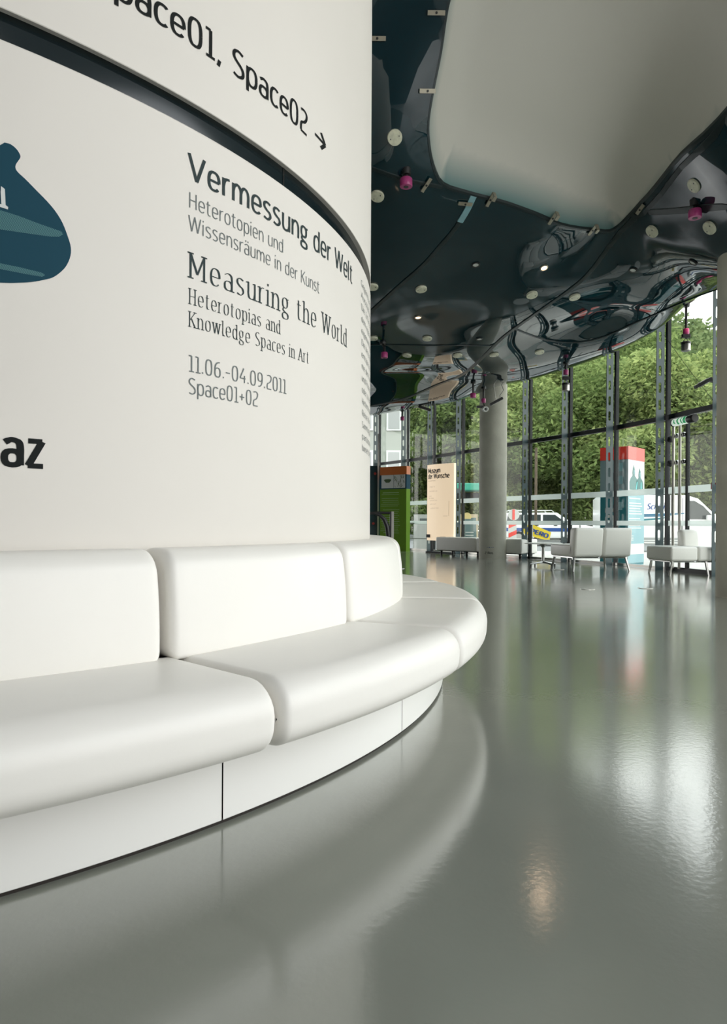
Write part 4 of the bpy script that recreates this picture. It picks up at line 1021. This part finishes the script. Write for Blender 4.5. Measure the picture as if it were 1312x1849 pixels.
# emergency exit sign
pe = at(1231, 752, 11.55); a, b = at(1214, 757, 11.75), at(1250, 748, 11.2); ax = (b-a).normalized(); L = (b-a).length*1.0
ex = empty('exit_sign', a, math.atan2(ax.y, ax.x), label='green and white running-figure exit sign tube above the glass door', cat='sign')
T = Matrix.Rotation(PI/2, 4, 'Y'); r_ = .062
mb = MB(); mb.lathe([(r_*.99, 0), (r_, .01), (r_, L), (r_*.99, L+.01)], 28, T); lpart(mb, 'tube_body', 'exit_w', ex, True)
mb = MB(); 
def band(x0, x1, skew=0):
    for k in range(10):
        t0, t1 = PI+.5+1.9*k/10, PI+.5+1.9*(k+1)/10
        f0, f1 = skew*abs(k/10-.5)*2, skew*abs((k+1)/10-.5)*2
        mb.add([(x0+f0, math.cos(t0-PI/2-PI/2)*-(r_+.003)*0-(r_+.003)*math.sin(.3+2.2*k/10), (r_+.003)*math.cos(.3+2.2*k/10)), (x1+f0, -(r_+.003)*math.sin(.3+2.2*k/10), (r_+.003)*math.cos(.3+2.2*k/10)),
                (x1+f1, -(r_+.003)*math.sin(.3+2.2*(k+1)/10), (r_+.003)*math.cos(.3+2.2*(k+1)/10)), (x0+f1, -(r_+.003)*math.sin(.3+2.2*(k+1)/10), (r_+.003)*math.cos(.3+2.2*(k+1)/10))], [(0, 1, 2, 3)])
band(L*.30, L*.38, .02); band(L*.48, L*.54, .03); band(L*.62, L*.74, 0)
mb.add([(L*.12, -r_*.9, .03), (L*.17, -r_*.9, .045), (L*.2, -r_*1.05, .0), (L*.26, -r_*1.0, -.03), (L*.22, -r_*1.0, -.04), (L*.16, -r_*1.05, -.015), (L*.1, -r_*.95, -.04), (L*.09, -r_*.95, -.03), (L*.15, -r_*1.06, .0)], [(0, 1, 2, 8), (8, 2, 3, 4, 5), (8, 5, 6, 7)])
lpart(mb, 'green_symbol', 'exit_g', ex)
mb = MB(); mb.lathe([(r_*1.05, 0), (r_*1.1, .02), (r_*1.1, .16), (r_*1.0, .17)], 24, Matrix.Translation((L*.76, 0, 0)) @ T); lpart(mb, 'ballast_case', 'black', ex, True)
mb = MB(); mb.lathe([(r_*1.03, -.02), (r_*1.08, 0), (r_*1.03, .02)], 24, T); lpart(mb, 'end_cap', 'black', ex, True)
mb = MB(); mb.tube([(L*.5, .0, r_), (L*.5, .1, r_+.04)], .01, 8); lpart(mb, 'bracket', 'black', ex)
# thin steel wire in front of the glass, fire call point
mb = MB(); mb.tube([at(1194, 598, 11.6), at(1240, 660, 11.4), at(1284, 715, 11.2)], .004, 6); tag(mb.build('steel_wire', 'black'), label='thin dark wire slanting across the glass near the right column', cat='wire')
p = at(1288.5, 870, 10.75); fc = empty('fire_call_point', p, label='small red fire call point on the fin beside the right column', cat='alarm')
mb = MB(); mb.box((0, 0, 0), (.1, .04, .1), bev=.006); lpart(mb, 'case', mat('dark_red', (.28, .01, .015), .4), fc); mb = MB(); mb.box((0, -.022, 0), (.04, .008, .045)); lpart(mb, 'button_field', 'pale', fc)
# floor outlets
for px, py, l in [(1166, 1056, 'round floor outlet lid in front of the sofa by the door'), (1010, 1024, 'round floor outlet lid under the low table'), (722, 1026, 'dark floor outlet lid behind the bench back'), (1062, 1059, 'round floor outlet lid in front of the two-seat sofa')]:
    p = flo(px, py); o = empty('floor_outlet', p, label=l, cat='floor fitting', group='round floor outlet lids')
    mb = MB(); mb.lathe([(.09, 0), (.09, .004), (.082, .006)], 28); lpart(mb, 'ring', 'steel', o, True)
    mb = MB(); mb.lathe([(.076, .004), (.074, .0065)], 28); lpart(mb, 'lid', 'floor', o, True)
# ------------------------------------------------------------------ the street outside
GZ = -.15
def vehicle(name, loc, rz, side_, Wd, parts, wheels, label, m='carwhite'):
    o = empty(name, loc, rz, label=label, cat='car')
    mb = MB(); mb.prism(side_, (0, 0, 0), (1, 0, 0), (0, 0, 1), (0, 1, 0), Wd)
    bm = bmesh.new(); me = bpy.data.meshes.new('t'); me.from_pydata([tuple(v) for v in mb.v], [], mb.f); bm.from_mesh(me)
    bmesh.ops.recalc_face_normals(bm, faces=bm.faces)
    bmesh.ops.bevel(bm, geom=[e for e in bm.edges if abs(e.verts[0].co.y-e.verts[1].co.y) < .01], offset=.07, segments=3, profile=.5, affect='EDGES')
    mb = MB(); bm.verts.index_update(); mb.add([v.co.copy() for v in bm.verts], [[v.index for v in f.verts] for f in bm.faces]); bm.free()
    lpart(mb, 'body', m, o, True)
    for nm, poly, mm, off in parts:
        mb = MB(); mb.prism(poly, (0, -off, 0), (1, 0, 0), (0, 0, 1), (0, 1, 0), .01); lpart(mb, nm, mm, o)
    for x, r_ in wheels:
        for y in (-.01, Wd-.19):
            T = Matrix.Translation((x, y, r_)) @ Matrix.Rotation(-PI/2, 4, 'X')
            mb = MB(); mb.lathe([(r_*.9, 0), (r_, .03), (r_, .17), (r_*.9, .2)], 24, T); wl = lpart(mb, 'wheel', 'tyre', o, True)
            mb = MB(); mb.lathe([(r_*.6, -.012), (r_*.55, .0)], 18, T); lpart(mb, 'hubcap', 'steel', wl)
    return o
# estate patrol car, side on, behind the table
p = at(938, 940, 31); 
side_ = [(0, .3), (0, .85), (.12, 1.30), (.25, 1.46), (2.6, 1.48), (3.3, 1.02), (4.3, .85), (4.45, .6), (4.45, .3)]
car = vehicle('patrol_car', (p.x-.9, 31, GZ), 0, side_, 1.75,
    [('side_window', [(.3, 1.02), (.36, 1.36), (1.0, 1.38), (1.0, 1.02)], 'carglass', .012), ('side_window', [(1.1, 1.02), (1.1, 1.38), (1.85, 1.38), (1.85, 1.02)], 'carglass', .012),
     ('side_window', [(1.95, 1.02), (1.95, 1.38), (2.5, 1.38), (3.0, 1.02)], 'carglass', .012), ('blue_stripe', [(.02, .62), (.02, .78), (4.3, .78), (4.35, .62)], 'blue', .012),
     ('door_handle', [(1.6, .88), (1.6, .92), (1.75, .92), (1.75, .88)], 'black', .02), ('door_handle', [(2.45, .88), (2.45, .92), (2.6, .92), (2.6, .88)], 'black', .02)], [(.85, .32), (3.5, .32)],
    'white estate car with a blue stripe and roof rack parked beyond the low table')
for y in (.2, 1.5): mb = MB(); mb.tube([(.35, y, 1.5), (.4, y, 1.57), (2.4, y, 1.58), (2.5, y, 1.5)], .02, 8); lpart(mb, 'roof_rail', 'steel', car, True)
for k in range(4): mb = MB(); mb.tube([(.5+.6*k, .2, 1.57), (.5+.6*k, 1.5, 1.57)], .015, 6); lpart(mb, 'cross_bar', 'steel', car, True)
# delivery van beyond the door
p = at(1150, 900, 24)
side_ = [(0, .28), (0, 1.88), (.15, 2.0), (2.7, 2.0), (3.1, 1.88), (3.8, 1.22), (4.5, 1.0), (4.65, .6), (4.65, .28)]
van = vehicle('delivery_van', (8.62, 24, GZ), math.radians(-2), side_, 1.95,
    [('side_window', [(2.75, 1.15), (2.75, 1.80), (2.95, 1.80), (3.25, 1.62), (3.7, 1.15)], 'carglass', .012), ('stripe', [(1.0, 1.22), (1.0, 1.32), (2.6, 1.38), (2.6, 1.34), (1.8, 1.24)], mat('slate_blue_print', (.05, .15, .24), .4), .012),
     ('stripe', [(1.0, 1.08), (1.0, 1.14), (2.0, 1.22), (1.8, 1.14)], 'tealprint', .012), ('door_seam', [(2.55, .35), (2.55, 1.9), (2.565, 1.9), (2.565, .35)], 'black', .011),
     ('sill_trim', [(.1, .42), (.1, .50), (4.6, .50), (4.6, .42)], 'fence', .02), ('door_handle', [(2.3, .95), (2.3, 1.0), (2.48, 1.0), (2.48, .95)], 'black', .025)], [(.9, .34), (4.0, .34)],
    'white delivery van with blue italic lettering outside the glass door')
flat = flat_text('Schillin', (1.30, -.012, 1.50), (1, 0, 0), (0, 0, 1), (0, -1, 0), .72, .19, .13, 'blue', None, italic=.25); flat.parent = van
mb = MB(); mb.box((3.45, -.16, 1.22), (.30, .14, .16), bev=.04); lpart(mb, 'wing_mirror', 'carwhite', van, True)
for y in (.2, 1.7): mb = MB(); mb.tube([(.6, y, 2.02), (.6, y, 2.08), (2.7, y, 2.08), (2.7, y, 2.02)], .02, 6); lpart(mb, 'roof_rail', 'frame', van)
for k in range(4): mb = MB(); mb.tube([(.7+.62*k, .2, 2.08), (.7+.62*k, 1.7, 2.08)], .018, 6); lpart(mb, 'cross_bar', 'frame', van)
# another car and a tram stop shelter far left
p = at(838, 900, 34)
shl = empty('bus_shelter', (p.x+.35, 34, GZ), label='green-roofed shelter seen past the column on its left', cat='shelter')
mb = MB(); mb.box((0, 0, 2.75), (2.1, 1.6, .35), bev=.05); lpart(mb, 'roof', mat('shelter_green', (.02, .26, .17), .4), shl)
mb = MB(); mb.box((0, .6, 2.3), (2.0, .1, .45)); lpart(mb, 'dark_fascia', 'frame', shl)
for x in (-.95, .95): mb = MB(); mb.box((x, .6, 1.3), (.08, .08, 2.6)); lpart(mb, 'post', 'steel', shl)
# banner
a, b = at(945, 947, 19.8), at(996, 969, 19.8); 
bn = empty('advert_banner', at(968, 960, 19.8), label='tilted yellow banner with dark lettering on the railing', cat='banner')
c0 = Vector(bn.location); q4 = [at(944, 945, 19.8), at(963, 944, 19.8), at(995, 957, 19.8), at(992, 972, 19.8), at(972, 968, 19.8), at(946, 960, 19.8)]
mb = MB(); mb.prism([(v.x-c0.x, v.z-c0.z) for v in q4], (0, 0, 0), (1, 0, 0), (0, 0, 1), (0, 1, 0), .03); lpart(mb, 'cloth', 'yellow', bn)
ax = (at(990, 969, 19.8)-at(947, 955, 19.8)).normalized(); up = Vector((-ax.z, 0, ax.x))
ft = flat_text('PEPERO', at(942, 952.5, 19.8)-c0+Vector((0, -.012, 0)), ax, up, (0, -1, 0), .78, .115, .24, 'blue', None, .16); ft.parent = bn
rl = empty('street_railing', (2.0, 20.2, GZ), math.radians(-16), label='grey street railing carrying the yellow banner', cat='railing')
for k in range(9): mb = MB(); mb.tube([(k*1.3-1, 0, 0), (k*1.3-1, 0, .95)], .022, 8); lpart(mb, 'post', 'fence', rl)
mb = MB(); mb.tube([(-1, 0, .95), (9.4, 0, .95)], .022, 8); lpart(mb, 'top_rail', 'fence', rl); mb = MB(); mb.tube([(-1, 0, .5), (9.4, 0, .5)], .015, 8); lpart(mb, 'lower_rail', 'fence', rl)
# road sign and barrier board
p = at(927, 926, 22.5); sg_ = empty('road_sign', (p.x, 22.5, GZ), label='round white road sign with a red bar right of the column', cat='sign')
h_ = p.z-GZ
mb = MB(); mb.lathe([(.185, 0), (.185, .02)], 36, Matrix.Translation((0, 0, h_)) @ Matrix.Rotation(PI/2, 4, 'X')); lpart(mb, 'disc', 'pale', sg_)
mb = MB(); mb.box((-.01, -.025, h_), (.08, .008, .34)); lpart(mb, 'red_bar', 'red', sg_); mb = MB(); mb.tube([(0, .02, 0), (0, .02, h_)], .025, 8); lpart(mb, 'post', 'fence', sg_)
p = at(925, 960, 22.2); bo = empty('barrier_board', (p.x, 22.2, GZ), label='red and white striped barrier board under the round road sign', cat='barrier')
mb = MB(); mb.box((0, 0, .55), (.26, .05, .9)); lpart(mb, 'board', 'pale', bo)
for k in range(3): mb = MB(); mb.prism([(-.13, .2+.3*k), (.13, .32+.3*k), (.13, .46+.3*k), (-.13, .34+.3*k)], (0, -.028, 0), (1, 0, 0), (0, 0, 1), (0, 1, 0), .006); lpart(mb, 'red_stripe', 'red', bo)
mb = MB(); mb.box((0, 0, .05), (.4, .35, .1)); lpart(mb, 'foot', 'black', bo)
# A-boards
def aboard(px, pytop, d, w_, h_, label, chalk):
    p = at(px, pytop, d); o = empty('pavement_board', (p.x, d, GZ), label=label, cat='sign', group='folding pavement boards')
    H_ = h_
    for s_ in (-1, 1):
        T = Matrix.Translation((0, s_*.18, H_/2)) @ Matrix.Rotation(s_*.18, 4, 'X')
        mb = MB(); mb.box((0, 0, 0), (w_, .04, H_), M4=T); lpart(mb, 'leaf', 'woodpale' if chalk else 'pale', o)
        if s_ < 0: mb = MB(); mb.box((0, 0, 0), (w_*.8, .05, H_*.82), M4=T); pn = lpart(mb, 'panel', 'board' if chalk else 'pale', o)
    if chalk:
        mb = MB(); mb.lathe([(.13, 0), (.13, .02)], 24, Matrix.Translation((-w_*.1, -.1, H_*.93)) @ Matrix.Rotation(PI/2, 4, 'X')); lpart(mb, 'round_emblem', mat('pale_yellow', (.8, .65, .3), .5), o)
        mb = MB()
        for k in range(6): mb.box((0, 0, 0), (w_*.45, .004, .025), M4=Matrix.Translation((0, -.26+.018*k*0, H_*.55-.09*k)) @ Matrix.Rotation(-.18, 4, 'X'))
        lpart(mb, 'chalk_lines', 'pale', o)
    else:
        mb = MB(); mb.box((0, 0, 0), (w_*.4, .06, .08), M4=Matrix.Translation((0, -.18, H_/2)) @ Matrix.Rotation(-.18, 4, 'X') @ Matrix.Translation((0, 0, H_*.36))); lpart(mb, 'small_print', 'inklight', o)
    return o
aboard(764, 921, 22.3, .62, 1.25, 'white folding pavement board left of the lit poster', False)
aboard(845, 921, 21.0, .55, 1.25, 'chalk pavement board with a yellow round emblem left of the column', True)
# street lamp mast and overhead wires
p = at(966, 800, 30); mb = MB(); mb.tube([(0, 0, 0), (0, 0, 4.3)], .06, 10); o = empty('utility_pole', (p.x, 30, GZ), label='grey utility pole outside right of the column', cat='pole'); lpart(mb, 'shaft', 'bark', o)
# far pale building on the left and the hill
bA = empty('pale_building', (-2.2, 38, GZ), label='pale long building seen at the far left beside the drum', cat='building')
mb = MB(); mb.box((0, 4, 5.5), (9.5, 8, 11)); lpart(mb, 'wall', 'plaster', bA)
mb = MB(); mb.prism([(-5, 11), (5, 11), (3.5, 13.2), (-3.5, 13.2)], (0, -.3, 0), (1, 0, 0), (0, 0, 1), (0, 1, 0), 8.6); lpart(mb, 'roof', 'fence', bA)
for j in range(4):
    for k in range(6):
        mb = MB(); mb.box((-3.9+1.55*k, -.02, 1.8+2.5*j), (.8, .12, 1.4)); f = lpart(mb, 'window_frame', 'pale', bA); mb = MB(); mb.box((-3.9+1.55*k, -.09, 1.8+2.5*j), (.62, .04, 1.2)); lpart(mb, 'pane', 'fence', f)
# hill
vs = []; fs = []; nx, ny = 60, 26
for j in range(ny):
    for i in range(nx):
        x = -30+130*i/(nx-1); y = 72+65*j/(ny-1); h = 38*(1/(1+math.exp(-(y-93)/9)))*(.75+.25*math.sin(x*.05))+1.2*math.sin(x*.35)*math.sin(y*.3)-1.5
        vs.append((x, y, h))
for j in range(ny-1):
    for i in range(nx-1): a = j*nx+i; fs.append((a, a+1, a+nx+1, a+nx))
tag(mesh_obj('hill', vs, fs, 'core', None, True), kind='structure', label='wooded hill behind the street')
# foliage
def leaves(centres, radii, n, size, m, parent, name='foliage', flat_=.6):
    vs = np.zeros((n*4, 3)); cs = np.array(centres); rs = np.array(radii)
    wts = rs.prod(1)**(2/3); idx = rng.choice(len(cs), n, p=wts/wts.sum())
    d = rng.normal(size=(n, 3)); d /= np.linalg.norm(d, axis=1)[:, None]
    rad = .62+.45*rng.random(n)**.7
    c = cs[idx]+d*rs[idx]*rad[:, None]
    a = rng.normal(size=(n, 3)); a[:, 2] *= flat_; a /= np.linalg.norm(a, axis=1)[:, None]
    b = np.cross(a, rng.normal(size=(n, 3))); b /= np.linalg.norm(b, axis=1)[:, None]
    s_ = size*(.5+rng.random(n))[:, None]
    vs[0::4] = c-a*s_; vs[1::4] = c-b*s_*.42; vs[2::4] = c+a*s_; vs[3::4] = c+b*s_*.42
    me = bpy.data.meshes.new(name); me.vertices.add(n*4); me.vertices.foreach_set('co', vs.ravel())
    me.loops.add(n*4); me.loops.foreach_set('vertex_index', np.arange(n*4)); me.polygons.add(n)
    me.polygons.foreach_set('loop_start', np.arange(0, n*4, 4)); me.polygons.foreach_set('loop_total', np.full(n, 4))
    me.materials.append(M[m]); me.update(); me.validate()
    o = bpy.data.objects.new(name, me); C.objects.link(o); o.parent = parent; o['kind'] = 'stuff'; return o
def tree(x, y, h, r_, m, label, n=9000, size=.16, low=.25, seed=0):
    rr = random.Random(seed); o = empty('tree', (x, y, GZ), label=label, cat='tree', group='broad-leaved trees along the street')
    mb = MB(); lean = rr.uniform(-.6, .6)
    mb.tube([(0, 0, 0), (lean*.2, 0, h*.2), (lean*.5, .1, h*.42), (lean, .2, h*.75)], [.24, .19, .14, .05], 10); tk = lpart(mb, 'trunk', 'bark', o, True)
    cs = []; rs = []
    for k in range(13):
        t = k/12; a = rr.uniform(0, 2*PI); q_ = r_*(.75*math.sin(PI*(.18+.75*t)))*rr.uniform(.4, 1)
        cs.append((q_*math.cos(a)+lean*t, q_*math.sin(a), h*(low+(.92-low)*t))); s_ = r_*rr.uniform(.34, .52); rs.append((s_, s_, s_*.75))
    for k in range(6):
        c = cs[2*k]; mb = MB(); mb.tube([(lean*.4, .05, h*(.22+.07*k)), (c[0]*.55+lean*.2, c[1]*.5, (h*(.25+.07*k)+c[2])/2), c], [.08, .05, .02], 7); lpart(mb, 'branch', 'bark', tk, True)
    leaves(cs, rs, n, size, m, o)
    return o
T_ = [(3.6, 34, 8.0, 2.8, 'leafB', 'small bushy tree left of the lit poster', .12), (4.6, 37, 9.5, 3.4, 'leafA', 'bright leafy tree between the lit poster and the column', .10), (3.4, 44, 14.5, 4.2, 'leafB', 'tall dark tree behind the lit poster', .1),
      (7.0, 31, 7.8, 3.4, 'leafA', 'fresh green tree just right of the concrete column', .16), (9.6, 29, 7.6, 3.5, 'leafB', 'deep green tree above the white estate car', .24), (10.2, 36, 12.5, 4.4, 'leafA', 'large light green tree rising behind the estate car', .15),
      (11.6, 26.5, 7.9, 3.2, 'leafA', 'feathery bright tree above the teal totem', .3), (14.2, 28, 8.3, 3.6, 'leafA', 'feathery bright tree above the delivery van', .3), (17.5, 30, 9.0, 3.8, 'leafA', 'pale green tree nearest the right column', .25), (15.5, 38, 12, 4.6, 'leafB', 'taller tree far behind the delivery van', .12), (21, 36, 11, 4.5, 'leafA', 'tree hidden mostly by the right column', .2)]
for k, (x, y, h, r_, m, l, low) in enumerate(T_): tree(x*1.45, y*1.45, (h-.6)*1.32+.9, r_*1.3, m, l, 26000, .15 if y < 33 else .19, low, 20+k)
# hedge line and hill wood
hd = empty('hedge', (10, 62, GZ), label='dense hedge closing the far side of the street', cat='hedge')
cs = [(-18+1.7*k, rng.uniform(-1, 1), 1.8+rng.uniform(0, 1.2)) for k in range(40)]; rs = [(1.9, 1.4, 4.2)]*40
leaves(cs, rs, 30000, .24, 'leafB', hd)
cs = []; rs = []
for k in range(420):
    x = rng.uniform(-25, 95); y = rng.uniform(73, 118); h = 38*(1/(1+math.exp(-(y-93)/9)))*(.75+.25*math.sin(x*.05)); s_ = rng.uniform(2.2, 3.8)
    cs.append((x, y, h+s_*.5)); rs.append((s_, s_, s_*1.0))
hw = leaves(cs, rs, 110000, .50, 'leafC', None, 'hill_wood'); hw['label'] = 'wood covering the hill behind the street trees'; hw['category'] = 'trees'
